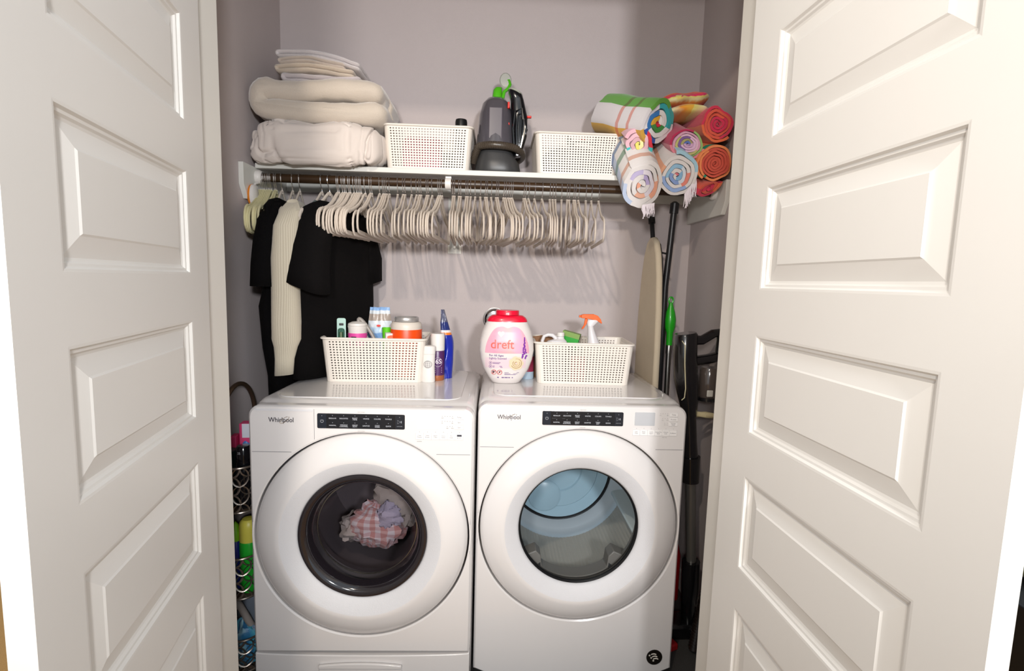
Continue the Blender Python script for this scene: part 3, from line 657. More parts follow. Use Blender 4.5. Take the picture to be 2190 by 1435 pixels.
# ---------------------------------------------------------------- perforated baskets
def basket_geo(wt=.342, wb=.318, dt=.25, db=.225, h=.155, nx=27, ny=19, nr=15):
    mb = MB(); rc = .022
    def stations():
        st = []                      # (side position functions) -> list of (fn(hw,hd), hole_after)
        def side(n, k):
            for i in range(n):
                for e, hole in ((.24, True), (.76, False)): st.append((k, (i+e)/n, hole))
        def corner(k):
            for i in range(1, 4): st.append(('c%d' % k, i/4, False))
        for k, n in ((0, nx), (1, ny), (2, nx), (3, ny)):
            st.append((k, 0.0, False)); side(n, k); st.append((k, 1.0, False)); corner(k)
        return st
    st = stations(); NS = len(st)
    def pos(s, hw, hd):
        k, t, _ = s; a, b = hw-rc, hd-rc
        if k == 0: return (-a+2*a*t, -hd)
        if k == 1: return (hw, -b+2*b*t)
        if k == 2: return (a-2*a*t, hd)
        if k == 3: return (-hw, b-2*b*t)
        q = int(k[1]); cx, cy = ((a, -b), (a, b), (-a, b), (-a, -b))[q]; g = math.radians(-90+90*q+90*t)
        return (cx+rc*math.cos(g), cy+rc*math.sin(g))
    zs = [(0.0, False), (.05, False)]
    for r in range(nr):
        for e, hole in ((.27, True), (.73, False)): zs.append((.05+.90*(r+e)/nr, hole))
    zs += [(.96, False), (1.0, False)]
    vs = []
    for z, _ in zs:
        hw, hd = (wb+(wt-wb)*z)/2, (db+(dt-db)*z)/2
        for s in st: p = pos(s, hw, hd); vs.append((p[0], p[1], z*h))
    fs = []
    for j in range(len(zs)-1):
        for i in range(NS):
            if zs[j][1] and st[i][2]: continue
            k = (i+1) % NS; fs.append((j*NS+i, j*NS+k, (j+1)*NS+k, (j+1)*NS+i))
    mb.add(vs, fs)
    bt = MB(); bt.add([vs[i] for i in range(NS)], [tuple(range(NS))])
    rim = MB(); rim.tube([(*pos(s, wt/2+.002, dt/2+.002), h) for s in st if not s[2] or True][::1], .0042, 6, closed=True, up=(0, 0, 1))
    return mb, bt, rim
_bg = basket_geo(); _bdata = None
def basket(label, loc, rz, sc=(1, 1, 1)):
    global _bdata
    t = thing('perforated_basket', label, 'basket', loc, rz, 'white perforated storage baskets')
    if _bdata is None:
        a = _bg[0].build('basket_wall', BASK, t, solid=.0036, soff=-1, smooth=False); b = _bg[1].build('basket_base', BASK, t, solid=.002, soff=1, smooth=False); c = _bg[2].build('basket_rim', BASK, t)
        _bdata = (a, b, c)
    else:
        for o in _bdata: c = o.copy(); C.objects.link(c); c.parent = t
    t.scale = sc
    return t
SZ = 1.781
basket('white perforated basket on the shelf beside the bedding, a black bottle cap showing', (-.306, .135, SZ), 0, (.99, 1, 1.03))
basket('white perforated basket on the shelf between carpet cleaner and towel rolls', (.272, .135, SZ), 0, (.985, 1, .98))
def obj1(name, label, cat, mb, mt, loc, rz=0.0, group=None, **k):
    o = mb.build(name, mt, **k); o.location = loc; o.rotation_euler = (0, 0, rz); return tag(o, label, cat, group)
# contents of the shelf baskets
bt = thing('lotion_bottle', 'bottle with a tall black cap standing in the left shelf basket', 'bottle', (-.188, .12, SZ+.004))
MB().lathe([(.026, 0), (.028, .006), (.028, .150), (.022, .165), (.018, .17)], 24).build('bottle_body', mat('grey_bottle', '8d8a90', .35), bt)
MB().lathe([(.024, .171), (.024, .205), (.022, .214), (.0005, .216)], 24).build('cap', BLACKP, bt)
obj1('pink_packet', 'pink packet inside the left shelf basket, seen through the holes', 'packet', MB().prism(rrect(-.075, .075, 0, .12, .02), -.02, .02), mat('pink_packet', 'c8295f', .5), (-.33, .05, SZ+.004), .0, bevel=.006)
obj1('shade_filler', 'added navy filler standing in for shade at the back of the left shelf basket', 'pouch', lump(MB(), (0, 0, .055), (.10, .045, .05), 23.0, .12), mat('navy_filler', '23232f', .8), (-.27, .19, SZ+.004))  # added dark mass, stands in for the shaded interior behind the holes
obj1('white_carton', 'low white carton inside the left shelf basket', 'box', MB().box(-.09, .09, -.05, .05, 0, .05), mat('white_carton', 'd8d4d2', .6), (-.35, .14, SZ+.004), 0, bevel=.003)
ca = thing('cat_ear_headband', 'black headband with two pointed ears in the right shelf basket', 'headband', (.305, .13, SZ+.004))
MB().tube([(-.065*math.cos(a), 0, .10+.052*math.sin(a)) for a in [PI*i/16 for i in range(17)]], .005, 8).build('band', BLACKP, ca)
for sx in (-1, 1): MB().loft([((sx*.045, 0, .135), (.018, 0, 0), (0, .008, 0)), ((sx*.052, 0, .155), (.012, 0, 0), (0, .006, 0)), ((sx*.06, 0, .176), (.002, 0, 0), (0, .002, 0))], 12, cap1=True).build('ear', BLACKP, ca)
MB().box(-.012, .012, -.004, .004, .155, .165).build('red_bow', mat('red_felt', 'c22a22', .7), ca, bevel=.002)
obj1('shade_filler', 'added dark grey filler standing in for shade inside the right shelf basket', 'pouch', lump(MB(), (0, 0, .068), (.128, .088, .062), 21.0, .1), mat('shade_filler', '2b2a32', .8), (.27, .15, SZ+.004))  # dark filler sized to the basket so its holes look shaded
# ---------------------------------------------------------------- bedding stack
DUV = mat('duvet_white', 'd0c5bd', .95, bump=.35, bscale=40, sheen=.3); BLNK = mat('blanket_cream', 'c4b8aa', .98, bump=.6, bscale=260, sheen=.5)
def duvet(u, v):
    a, b = 2*PI*u, PI*(v-.5)
    sg = lambda q, e: math.copysign(abs(q)**e, q)
    x = sg(math.cos(a), .30)*abs(math.cos(b))**.36; y = sg(math.sin(a), .36)*abs(math.cos(b))**.40; z = sg(math.sin(b), .62)
    P = Vector((x*.246, y*.182, z*.078))
    w = .010*noise.noise(Vector((P.x*9, P.y*9, P.z*5)))+.0075*noise.noise(Vector((P.x*26, P.y*16, P.z*7+3)))
    q_ = abs(noise.noise(Vector((P.x*15, P.y*6, P.z*3.5+1)))); w -= .014*max(0, 1-q_/.10); q_ = abs(noise.noise(Vector((P.x*30+4, P.y*10, P.z*9)))); w -= .006*max(0, 1-q_/.12)
    n = Vector((x*.6, y, z)).normalized(); P += n*w
    if P.y < -.115 and P.z < 0: P.z -= .022*min(1, (-.115-P.y)/.04)
    if P.x < -.16: P.x += .02*(P.z/.09)*.6
    return P
d = MB().grid(duvet, 200, 90, wrapu=True)
dv = thing('folded_duvet', 'bulky folded white duvet at the bottom of the bedding stack on the shelf', 'duvet', (-.714, .105, SZ))
zmin = -.074; d.v = [(max(p[0], -.252), p[1], max(p[2]-zmin, 0.0 if p[1] > -.108 else -.04)) for p in d.v]
d.build('duvet_body', DUV, dv, ang=180)
# thick folded layer: centre line in XZ swept along Y
def fold(mb, path, th, y0, y1, seed=0, amp=.004, ny=16, bulge=.0, sc=18):
    P = [Vector((p[0], 0, p[1])) for p in path]; N = len(P); L = []
    for i in range(N):
        t = (P[min(i+1, N-1)]-P[max(i-1, 0)]).normalized(); L.append(Vector((-t.z, 0, t.x)))
    prof = []
    K = 3
    for i in range(N): prof.append((P[i], L[i], 1, th[i] if isinstance(th, list) else th))
    out = [(p+l*h/2) for p, l, _, h in prof]; inn = [(p-l*h/2) for p, l, _, h in prof]
    def endcap(p, l, h, t):
        return [p+l*(h/2*math.cos(a))+t*(h/2*math.sin(a)) for a in [PI*(k+1)/(K+1) for k in range(K)]]
    t1 = (P[-1]-P[-2]).normalized(); t0 = (P[0]-P[1]).normalized()
    loop = out+endcap(P[-1], L[-1], prof[-1][3], t1)+inn[::-1]+endcap(P[0], -L[0], prof[0][3], t0)
    n = len(loop); cx = sum(p.x for p in loop)/n; cz = sum(p.z for p in loop)/n
    vs = []; uv = []
    cen = [(P[min(i, N-1)]) for i in range(N)]
    cl = cen+[P[-1]]*K+cen[::-1]+[P[0]]*K
    for j in range(ny+1):
        v = j/ny; y = y0+(y1-y0)*v; e = min(v, 1-v)*2
        shr = min(1.0, .35+.65*math.sqrt(max(0, 1-(1-min(1, min(v, 1-v)*ny/2.2))**2)))
        for q, c in zip(loop, cl):
            p = c+(q-c)*shr; p = Vector((p.x, y, p.z)); d_ = noise.noise(Vector((p.x*sc, y*sc, p.z*sc+seed)))*amp
            yy = y+noise.noise(Vector((p.x*9, seed, p.z*14)))*amp*2.2
            vs.append((p.x, yy, p.z+d_)); uv.append((vs[-1][0], vs[-1][1]))
    fs = []
    for j in range(ny):
        for i in range(n): k = (i+1) % n; fs.append((j*n+i, (j+1)*n+i, (j+1)*n+k, j*n+k))
    fs.append(tuple(range(n))); fs.append(tuple(ny*n+i for i in range(n-1, -1, -1)))
    mb.add(vs, fs, 0, uv); return mb
def arc_pts(cx, cz, r, a0, a1, n): return [(cx+r*math.cos(math.radians(a0+(a1-a0)*i/n)), cz+r*math.sin(math.radians(a0+(a1-a0)*i/n))) for i in range(n+1)]
bl = thing('folded_blanket', 'thick cream fleece blanket folded in half on top of the duvet', 'blanket', (-.715, .10, SZ))
zb = .224
pth = [(.215-.0225*i, zb+.036+.006*math.sin(i*.35)) for i in range(17)]+arc_pts(-.168, zb+.0, .037, 95, 265, 9)+[(-.15+.0235*i, zb-.037-.008*math.sin(i*.2)) for i in range(17)]
thk = [.074+.003*math.sin(i*.5) for i in range(len(pth))]
fold(MB(), pth, thk, -.155, .135, 3.3, .006).build('blanket_layer', BLNK, bl, ang=180)
inner = [(.20, zb+.03), (.222, zb+.04), (.236, zb+.022), (.228, zb+.004), (.238, zb-.012), (.246, zb-.03), (.236, zb-.046), (.215, zb-.05)]
fold(MB(), inner, .030, -.10, .12, 5.0, .006).build('inner_fold', BLNK, bl, ang=180)
inner = [(.215, zb+.06), (.240, zb+.045), (.250, zb+.02), (.244, zb-.005), (.252, zb-.03)]
fold(MB(), inner, .026, -.03, .13, 6.0, .006).build('inner_fold', BLNK, bl, ang=180)
TW = 'small folded towels on top of the blanket'
def small_towel(label, z, x0, x1, th, col, seed, sag, y0=-.115, y1=.12, tilt=-.02, fl=1):
    n = 12; up = [(x1-(x1-x0)*i/n, z+th*1.55+sag*math.sin(PI*i/n)+tilt*(1-i/n)) for i in range(n+1)]
    lo = [(x0+(x1-x0)*i/n, z+th*.5+sag*math.sin(PI*i/n)+tilt*(i/n)) for i in range(n+1)]
    p = up+arc_pts(x0, z+th*1.02, th*.52, 90, 270, 5)[1:-1]+lo
    if fl < 0: p = [(x0+x1-a, b) for a, b in p][::-1]
    o = fold(MB(), p, th, y0, y1, seed, .004, 12).build('folded_towel', mat('terry_'+col, col, .98, bump=.8, bscale=420, sheen=.4), ang=180)
    o.location = (-.72, .11, SZ); return tag(o, label, 'towel', TW)
zt = .297
small_towel('grey-white terry towel lowest in the small towel stack', zt, -.115, .155, .017, 'c2b8b8', 1.0, -.004, tilt=-.006)
small_towel('cream terry towel second from the bottom of the small towel stack', zt+.032, -.138, .130, .015, 'c4b5a4', 2.0, .010, tilt=-.010)
small_towel('thin cream towel third from the bottom of the small towel stack', zt+.062, -.128, .10, .011, 'c0b2a6', 3.0, .012, tilt=-.012)
small_towel('bright white towel topmost in the small towel stack', zt+.084, -.135, .155, .014, 'cdc5c4', 4.0, .018, tilt=-.035)
# ---------------------------------------------------------------- spot carpet cleaner
cc = thing('carpet_cleaner', 'compact dark grey spot carpet cleaner with green handle and coiled hose', 'carpet cleaner', (-.037, .125, SZ))
TANK = mat('smoky_tank', '4d4a50', .14, coat=.4, var=.3, vscale=6); LIME = mat('lime_plastic', '47a512', .35); REDP = mat('red_clip', 'd8261c', .4); HOSE = mat('hose_plastic', '4a4138', .3)
MB().loft([((0, 0, .0), (.088, 0, 0), (0, .115, 0)), ((0, 0, .012), (.092, 0, 0), (0, .12, 0)), ((-.002, 0, .045), (.087, 0, 0), (0, .115, 0)), ((-.008, 0, .075), (.072, 0, 0), (0, .105, 0)), ((-.010, 0, .10), (.068, 0, 0), (0, .10, 0))], 40, cap0=True, cap1=True, pw=2.8).build('base', GREYD, cc)
MB().loft([((-.012, 0, .10), (.064, 0, 0), (0, .085, 0)), ((-.012, 0, .2), (.052, 0, 0), (0, .07, 0)), ((-.012, 0, .27), (.036, 0, 0), (0, .05, 0))], 32, cap1=True, pw=2.5).build('inner_tank', mat('inner_tank_green', '3f4a2c', .4), cc)
MB().loft([((-.012, 0, .10), (.078, 0, 0), (0, .10, 0)), ((-.012, 0, .16), (.074, 0, 0), (0, .095, 0)), ((-.012, 0, .23), (.068, 0, 0), (0, .088, 0)), ((-.012, 0, .275), (.056, 0, 0), (0, .074, 0)), ((-.012, 0, .297), (.038, 0, 0), (0, .05, 0)), ((-.012, 0, .305), (.02, 0, 0), (0, .03, 0))], 40, cap1=True, pw=2.6).build('smoked_tank', TANK, cc)
MB().box(-.040, .014, -.096, -.088, .125, .245).build('tank_window', mat('tank_window', '57525a', .25), cc, bevel=.004)
MB().loft([((-.010, 0, .300), (.021, 0, 0), (0, .03, 0)), ((-.008, 0, .335), (.018, 0, 0), (0, .028, 0)), ((-.004, 0, .345), (.014, 0, 0), (0, .02, 0))], 24, cap1=True, pw=3).build('green_cap', LIME, cc)
hd = MB(); hd.tube([(.012, -.01, .300), (.018, -.012, .33), (.034, -.015, .342), (.040, -.015, .358), (.036, -.015, .372), (.024, -.012, .374), (.014, -.01, .360)], .007, 8, closed=False); hd.build('carry_handle', LIME, cc)
MB().lathe([(.0005, -.006), (.022, -.004), (.024, 0), (.02, .005), (.0005, .006)], 20, sy=1.25, M=T(.022, -.014, .372) @ RX(PI/2)).build('grip_disc', mat('grey_grip', 'a9a9a0', .4), cc)
hp = []
for i in range(46):
    t = i/45; a = math.radians(200+205*t); hp.append((-.004+(.100+.03*max(0, t-.75))*math.cos(a), .0+.128*math.sin(a), .100-.006*math.sin(PI*t)-.035*max(0, t-.55)+(-.05*max(0, .12-t)/.12)))
mb = MB(); mb.tube(hp, .0115, 12)
for i in range(0, 45):
    for q in (0, .5):
        p = Vector(hp[i]).lerp(Vector(hp[i+1]), q); d_ = (Vector(hp[i+1])-Vector(hp[i])).normalized(); mb.tube([p-d_*.0016, p+d_*.0016], .0142, 12)
mb.build('ribbed_hose', HOSE, cc)
nz_ = cc
MB().loft([((.075, -.04, .075), (.014, 0, 0), (0, .02, 0)), ((.082, -.045, .15), (.030, 0, 0), (0, .025, 0)), ((.080, -.045, .22), (.033, 0, 0), (0, .028, 0)), ((.070, -.045, .285), (.026, 0, 0), (0, .03, 0)), ((.064, -.045, .302), (.030, 0, -.012), (0, .034, 0)), ((.063, -.045, .314), (.027, 0, -.012), (0, .03, 0))], 24, cap0=True, cap1=True, pw=2.8).build('spray_tool', BLACKG, cc)
MB().loft([((.062, -.045, .312), (.030, 0, -.013), (0, .034, 0)), ((.063, -.045, .319), (.028, 0, -.012), (0, .032, 0))], 20, cap0=True, cap1=True).build('clear_nozzle', mat('clear_nozzle', '9a9d92', .2), cc)
for p, q in (((.036, -.07, .26), (.004, .006, .012)), ((.118, -.05, .225), (.009, .006, .004)), ((.036, -.07, .19), (.005, .006, .005))):
    MB().box(p[0]-q[0], p[0]+q[0], p[1]-q[1], p[1]+q[1], p[2]-q[2], p[2]+q[2]).build('red_clip', REDP, cc, bevel=.002)
for k in range(5):
    MB().tube([(.062+.010*k, -.075, .10+.01*k), (.055+.013*k, -.082, .17), (.062+.011*k, -.08, .235-.01*k), (.088+.004*k, -.075, .25-.02*k), (.098+.003*k, -.078, .17), (.085, -.078, .09)], .0035, 6).build('power_cord', BLACKG, cc)
# ---------------------------------------------------------------- rolled beach towels
def roll(name, label, path, rx, rz_, turns, mt, th=.8, r0=.16, rot=0.0, M=None, seed=0, nseg=34, fringe=None, flat=0.0, amp=.10):
    """path: axis points back->front (world); spiral cross-section perpendicular to the mean axis"""
    P = [Vector(p) for p in path]; ax = (P[-1]-P[0]).normalized()
    right = Vector((1, 0, 0)); right = (right-ax*right.dot(ax)).normalized(); up = right.cross(ax)*1.0
    if up.z < 0: up = -up
    if rot:
        right, up = right*math.cos(rot)+up*math.sin(rot), -right*math.sin(rot)+up*math.cos(rot)
    n = int(turns*nseg); mb = MB(); vs = []; uv = []
    dr = (1-r0)/turns; nseg = nseg
    for j, p in enumerate(P):
        v = j/(len(P)-1)
        for i in range(n+1):
            s = i/n; a = 2*PI*turns*s; rad = r0+(1-r0)*s
            w = 1+1.6*amp*noise.noise(Vector((math.cos(a)*1.1, math.sin(a)*1.1, seed*5.3)))+amp*.9*noise.noise(Vector((math.cos(a)*1.6, math.sin(a)*1.6, seed+rad*2.6)))+amp*.5*noise.noise(Vector((math.cos(a)*3.1, math.sin(a)*3.1, seed*3+rad*5.0)))*rad
            off = ax*(.010*noise.noise(Vector((a*.35, seed, 1)))) if j == len(P)-1 else Vector((0, 0, 0))
            for q in (0, 1):
                rr = (rad-(dr*th if q else 0))*w; vs.append(p+off+right*(rr*rx*math.cos(a))+up*(rr*rz_*math.sin(a))); uv.append((s, v))
    W = 2*(n+1); fs = []
    for j in range(len(P)-1):
        for i in range(n):
            a = j*W+i*2; b = a+2; c = a+W; d = b+W
            fs.append((a, c, d, b)); fs.append((a+1, b+1, d+1, c+1))
        a = j*W+2*n; fs.append((a, a+W, a+W+1, a+1)); a = j*W; fs.append((a, a+1, a+W+1, a+W))
    for j in (0, len(P)-1):
        for i in range(n): a = j*W+i*2; fs.append((a, a+2, a+3, a+1) if j else (a, a+1, a+3, a+2))
    t = thing(name, label, 'towel', P[0]+Vector((0, 0, -rz_)), 0, 'rolled beach towels piled on the shelf'); o = Vector(t.location)
    mb.add([p-o for p in vs], fs, 0, uv); mb.build('towel_roll', mt, t, ang=60)
    if fringe:
        f0, f1, down, cnt = fringe; fb = MB()
        for i in range(cnt):
            e = (i+random.uniform(-.3, .3))/cnt; b = Vector(f0).lerp(Vector(f1), e); l = down*random.uniform(.7, 1.2)
            fb.tube([b, b+Vector((random.uniform(-.004, .004), -.004, -l*.5)), b+Vector((random.uniform(-.008, .008), -.002, -l))], [.0022, .0018, .0010], 5)
        fb.v = [tuple(Vector(p)-o) for p in fb.v]; tag(fb.build('fringe', mat('fringe_cotton', 'ddd4da', .95), t), kind='stuff')
    return t
mA = stripes('towel_rainbow', [(0, 'd81f3a'), (.10, 'f0efee'), (.17, 'd9a32a'), (.25, '3a8a3a'), (.34, 'dedad8'), (.42, '2b6fb0'), (.50, 'd9d6d6'), (.58, '2a9aa0'), (.66, 'd8d4d6'), (.73, '2c4fa0'), (.77, 'd8d4d6'), (.83, '3f9a9a'), (.865, '57952f'), (.925, 'cfcacc'), (.962, 'c99a38'), (.985, 'c8202f')], 0, 1, second=([(0, 'ffffff'), (.46, 'f09a88'), (.51, 'ffffff'), (.66, 'f09a88'), (.71, 'ffffff')], 1, 1, .8))
mD = stripes('towel_pink_teal', [(0, 'd9cf6a'), (.22, 'e8dfa0'), (.34, 'c9a0a8'), (.5, 'd9aeb8'), (.74, '3fb0b0'), (.86, 'c8303f'), (.94, 'd9a9b4')], 0, 1)
mE = stripes('towel_lilac', [(0, 'c9a6cf'), (.08, '5a6fb0'), (.16, 'c8a2c0'), (.24, 'a9a06a'), (.32, 'd6b0cc'), (.42, '7a5a96'), (.5, 'd9b2c6'), (.60, 'b8b070'), (.68, 'cf9ab2'), (.80, '8fb06a'), (.88, 'b02a52'), (.93, 'd4808f')], 0, 1)
mF = stripes('towel_blue_stripe', [(0, 'd3cdca'), (.10, 'd99a80'), (.14, 'd3cdca'), (.24, 'a99ac0'), (.29, 'd3cdca'), (.38, 'dba58c'), (.42, 'd0c8d0'), (.52, 'b3a8c8'), (.56, 'd3cdca'), (.66, 'd99a80'), (.70, 'd3cdca'), (.80, 'b0bcd2'), (.84, 'd3cdca')], 0, 1, second=([(0, 'ffffff'), (.2, '7f9cc4'), (.30, 'ffffff'), (.42, '7f9cc4'), (.52, 'ffffff'), (.64, '8fb09a'), (.72, 'ffffff'), (.86, 'e8b9a4'), (.92, 'ffffff')], 1, 1, .9))
mG = stripes('towel_blue_spiral', [(0, 'd0727a'), (.06, 'd3cdca'), (.12, '7fa8c8'), (.20, 'd3cdca'), (.26, '7f95c4'), (.33, 'c9d0d8'), (.40, '8fb6d0'), (.47, 'd3cdca'), (.53, 'd98070'), (.57, 'd3cdca'), (.66, '8fa6d0'), (.73, 'd3cdca'), (.83, 'dba080'), (.86, 'd3cdca'), (.95, '9cc0d0')], 0, 1)
mC = stripes('towel_coral_magenta', [(0, 'c22a4a'), (.5, 'd05540'), (.80, 'c8324e'), (.93, 'd9683f')], 0, 1, second=([(0, 'ffffff'), (.9, 'ffc8a8')], 1, 1, .6))
def dots(name, base, dot):
    m = mat(name, base, .97, bump=.4, bscale=500); nt = m.node_tree; b = nt.nodes['Principled BSDF']
    uv = nt.nodes.new('ShaderNodeUVMap'); uv.uv_map = 'uv'; mp = nt.nodes.new('ShaderNodeMapping'); mp.inputs['Scale'].default_value = (26, 4.6, 1); mp.inputs['Location'].default_value = (.35, .22, 0)
    vo = nt.nodes.new('ShaderNodeTexVoronoi'); vo.inputs['Scale'].default_value = 1.0; vo.inputs['Randomness'].default_value = .5
    lt = nt.nodes.new('ShaderNodeMath'); lt.operation = 'LESS_THAN'; lt.inputs[1].default_value = .36
    mx = nt.nodes.new('ShaderNodeMix'); mx.data_type = 'RGBA'; mx.inputs[6].default_value = lin(base); mx.inputs[7].default_value = lin(dot)
    nt.links.new(uv.outputs[0], mp.inputs[0]); nt.links.new(mp.outputs[0], vo.inputs['Vector']); nt.links.new(vo.outputs['Distance'], lt.inputs[0]); nt.links.new(lt.outputs[0], mx.inputs[0])
    sx_ = nt.nodes.new('ShaderNodeSeparateXYZ'); nt.links.new(uv.outputs[0], sx_.inputs[0]); gt_ = nt.nodes.new('ShaderNodeMath'); gt_.operation = 'GREATER_THAN'; gt_.inputs[1].default_value = .80
    nt.links.new(sx_.outputs[0], gt_.inputs[0]); m2 = nt.nodes.new('ShaderNodeMix'); m2.data_type = 'RGBA'; m2.inputs[6].default_value = lin('c2503f'); nt.links.new(gt_.outputs[0], m2.inputs[0]); nt.links.new(mx.outputs[2], m2.inputs[7])
    nt.links.new(m2.outputs[2], b.inputs['Base Color']); return m
mH = dots('towel_coral_dots', 'e08352', '1f8a6c'); mB = stripes('towel_tie_dye', [(0, 'd8c85a'), (.25, 'e8e0b0'), (.40, 'e08a2c'), (.60, 'd8601f'), (.80, 'd23a4a'), (1, 'c22a6a')], 0, 3.2, warp=.25)
roll('rolled_towel', 'blue-striped white towel roll drooping lowest at the left of the towel pile', [(.468, .26, 1.868), (.470, .06, 1.868), (.476, .0, 1.850), (.486, -.05, 1.79), (.496, -.098, 1.725)], .086, .088, 4.4, mF, .82, .14, -.25, seed=1, fringe=((.50, -.103, 1.655), (.545, -.10, 1.665), .045, 26), amp=.12)
roll('rolled_towel', 'white towel roll with a blue and coral spiral end and long side fringe', [(.622, .26, 1.862), (.622, .05, 1.862), (.622, .0, 1.85), (.622, -.05, 1.80), (.622, -.1, 1.765)], .080, .082, 5.2, mG, .82, .08, .5, seed=2, fringe=((.655, -.098, 1.70), (.70, -.085, 1.765), .055, 34), amp=.08)
roll('rolled_towel', 'coral towel roll with green dots at the right end of the shelf', [(.752, .26, 1.862), (.752, .06, 1.862), (.754, 0, 1.852), (.757, -.05, 1.83), (.760, -.1, 1.813)], .070, .068, 6.5, mH, .8, .06, .9, seed=3)
roll('rolled_towel', 'magenta and coral towel tucked lowest under the green-dotted roll', [(.720, -.02, 1.755), (.740, -.05, 1.742), (.752, -.085, 1.728)], .062, .026, 3.0, mC, .8, .1, .35, seed=4)
roll('rolled_towel', 'pale pink towel roll with a yellow core beside the right basket', [(.478, .24, 2.005-.03), (.478, .06, 1.955), (.477, -.04, 1.90), (.475, -.095, 1.872)], .060, .056, 3.4, mD, .85, .08, .2, seed=5, amp=.12)
roll('rolled_towel', 'lilac and pink towel roll with a tight oval spiral in the middle of the pile', [(.640, .25, 1.985), (.642, .05, 1.95), (.648, -.05, 1.90), (.653, -.105, 1.878)], .072, .054, 6.5, mE, .82, .06, 2.9, seed=6)
roll('rolled_towel', 'coral red towel roll at the upper right of the pile against the wall', [(.755, .24, 2.005), (.755, .05, 1.985), (.758, -.04, 1.962), (.76, -.1, 1.953)], .066, .062, 5.5, mC, .82, .06, 2.4, seed=7, amp=.1)
roll('rolled_towel', 'green, white and rainbow striped towel roll on top of the pile, its end turned right', [(.405, .14, 2.045), (.440, .07, 2.02), (.48, .0, 1.985), (.515, -.06, 1.965), (.540, -.105, 1.948)], .080, .082, 4.2, mA, .85, .1, 3.1, seed=8, amp=.12)
td = thing('folded_beach_towel', 'orange, pink and yellow tie-dye towel folded on top of the coral roll', 'towel', (.67, .06, 2.03))
def tiedye(u, v):
    a = 2*PI*u; x = -.095+.19*v; e = min(1, .25+1.6*math.sqrt(max(0, v*(1-v)))); k = .9+.25*noise.noise(Vector((math.cos(a), math.sin(a), v*3)))
    return (x, .095*math.cos(a)*e*k-.02, .030*math.sin(a)*e*k+.03+.022*v)
MB().grid(tiedye, 40, 24, wrapu=True).build('towel_fold', mB, td, ang=180)
def tiedye2(u, v):
    a = 2*PI*u; x = -.085+.17*v; e = min(1, .2+1.6*math.sqrt(max(0, v*(1-v)))); k = .95+.2*noise.noise(Vector((math.cos(a)+4, math.sin(a), v*3)))
    return (x, .10*math.cos(a)*e*k-.045, .024*math.sin(a)*e*k-.018+.01*v)
MB().grid(tiedye2, 40, 24, wrapu=True).build('towel_fold', stripes('towel_tie_dye_yellow', [(0, 'd8d070'), (.4, 'e8e2b8'), (.7, 'e0902c'), (1, 'd9b040')], 1, 1.5, warp=.3), td, ang=180)
# ---------------------------------------------------------------- on the washer
ZM = .9828
basket('white perforated basket on the washer, full of cleaning odds and ends', (-.475, -.045, ZM), .045, (1.08, 1.0, 1.03))
basket('white perforated basket on the dryer holding the orange spray bottle', (.308, -.008, ZM), -.04, (1.085, 1.0, 1.0))
CB = ZM+.004
def lathe_thing(name, label, cat, loc, parts, rz=0.0, group=None):
    t = thing(name, label, cat, loc, rz, group)
    for nm, prof, mt, kw in parts: MB().lathe(prof, 32, **kw).build(nm, mt, t)
    return t
ORG = mat('orange_red_label', 'ee4a08', .35, var=.35, vscale=14); CREAMP = mat('cream_plastic', 'd2c8bd', .4); SILV = mat('silver_lid', 'b9b6b4', .3, metal=.6)
jar = lathe_thing('laundry_booster_tub', 'big orange-red tub with white shoulder and grey screw lid in the washer basket', 'tub', (-.368, -.075, CB), [
    ('tub_body', [(.055, 0), (.058, .004), (.058, .196), (.057, .206), (.050, .214)], CREAMP, {}),
    ('label_wrap', [(.0586, .012), (.0588, .013), (.0588, .186), (.0586, .187)], ORG, dict(cap0=False, cap1=False)),
    ('lid', [(.0445, .2145), (.046, .218), (.046, .229), (.044, .232), (.040, .232), (.038, .229), (.0005, .229)], SILV, {})])
pk = lathe_thing('pink_white_cup', 'white tub with a pink band and a black number square, in the washer basket', 'tub', (-.545, -.095, CB), [
    ('cup_body', [(.026, 0), (.030, .06), (.034, .185), (.0355, .193), (.0355, .196)], PLAST, {}),
    ('pink_band', [(.0322, .125), (.0328, .128), (.0346, .168), (.0345, .170)], mat('pink_band', 'd84b9c', .4), dict(cap0=False, cap1=False)),
    ('lid', [(.034, .1965), (.035, .2), (.033, .205), (.020, .211), (.0005, .213)], PLAST, {})])
MB().box(-.014, .004, -.0362, -.030, .128, .158).build('number_square', BLACKP, pk)
MB().text('14', .015, -.005, .139, -.0367).build('number', WHITEINK, pk, smooth=False)
# blister-packed brush
bp = thing('blister_pack', 'tall blue-green blister card with hanging slot in the washer basket', 'pack', (-.608, -.085, CB), .15)
hole = circ(0, .212, .007, 12, .004)
MB().prism(rrect(-.016, .016, .01, .222, .007), -.002, .0).build('card', mat('card_mint', 'a9c9bf', .45), bp)
MB().prism(rrect(-.008, .008, .194, .203, .002), -.0026, -.0021).build('hang_slot', BLACKP, bp)
MB().prism(rrect(-.012, .012, .02, .185, .009), -.014, -.0022).build('clear_blister', glass('clear_blister', 'c8d6d0', .2), bp, bevel=.004)
MB().tube([(.0, -.008, .03), (.0, -.008, .17)], .0065, 10).build('brush', mat('copper_green', '6f7f60', .5), bp)
obj1('clear_bottle', 'clear blue-tinted small bottle leaning behind the blister card', 'bottle', MB().lathe([(.016, 0), (.017, .01), (.017, .16), (.010, .178), (.010, .188)], 20), mat('blue_clear', '3f5f86', .15, trans=.3), (-.625, -.045, CB))
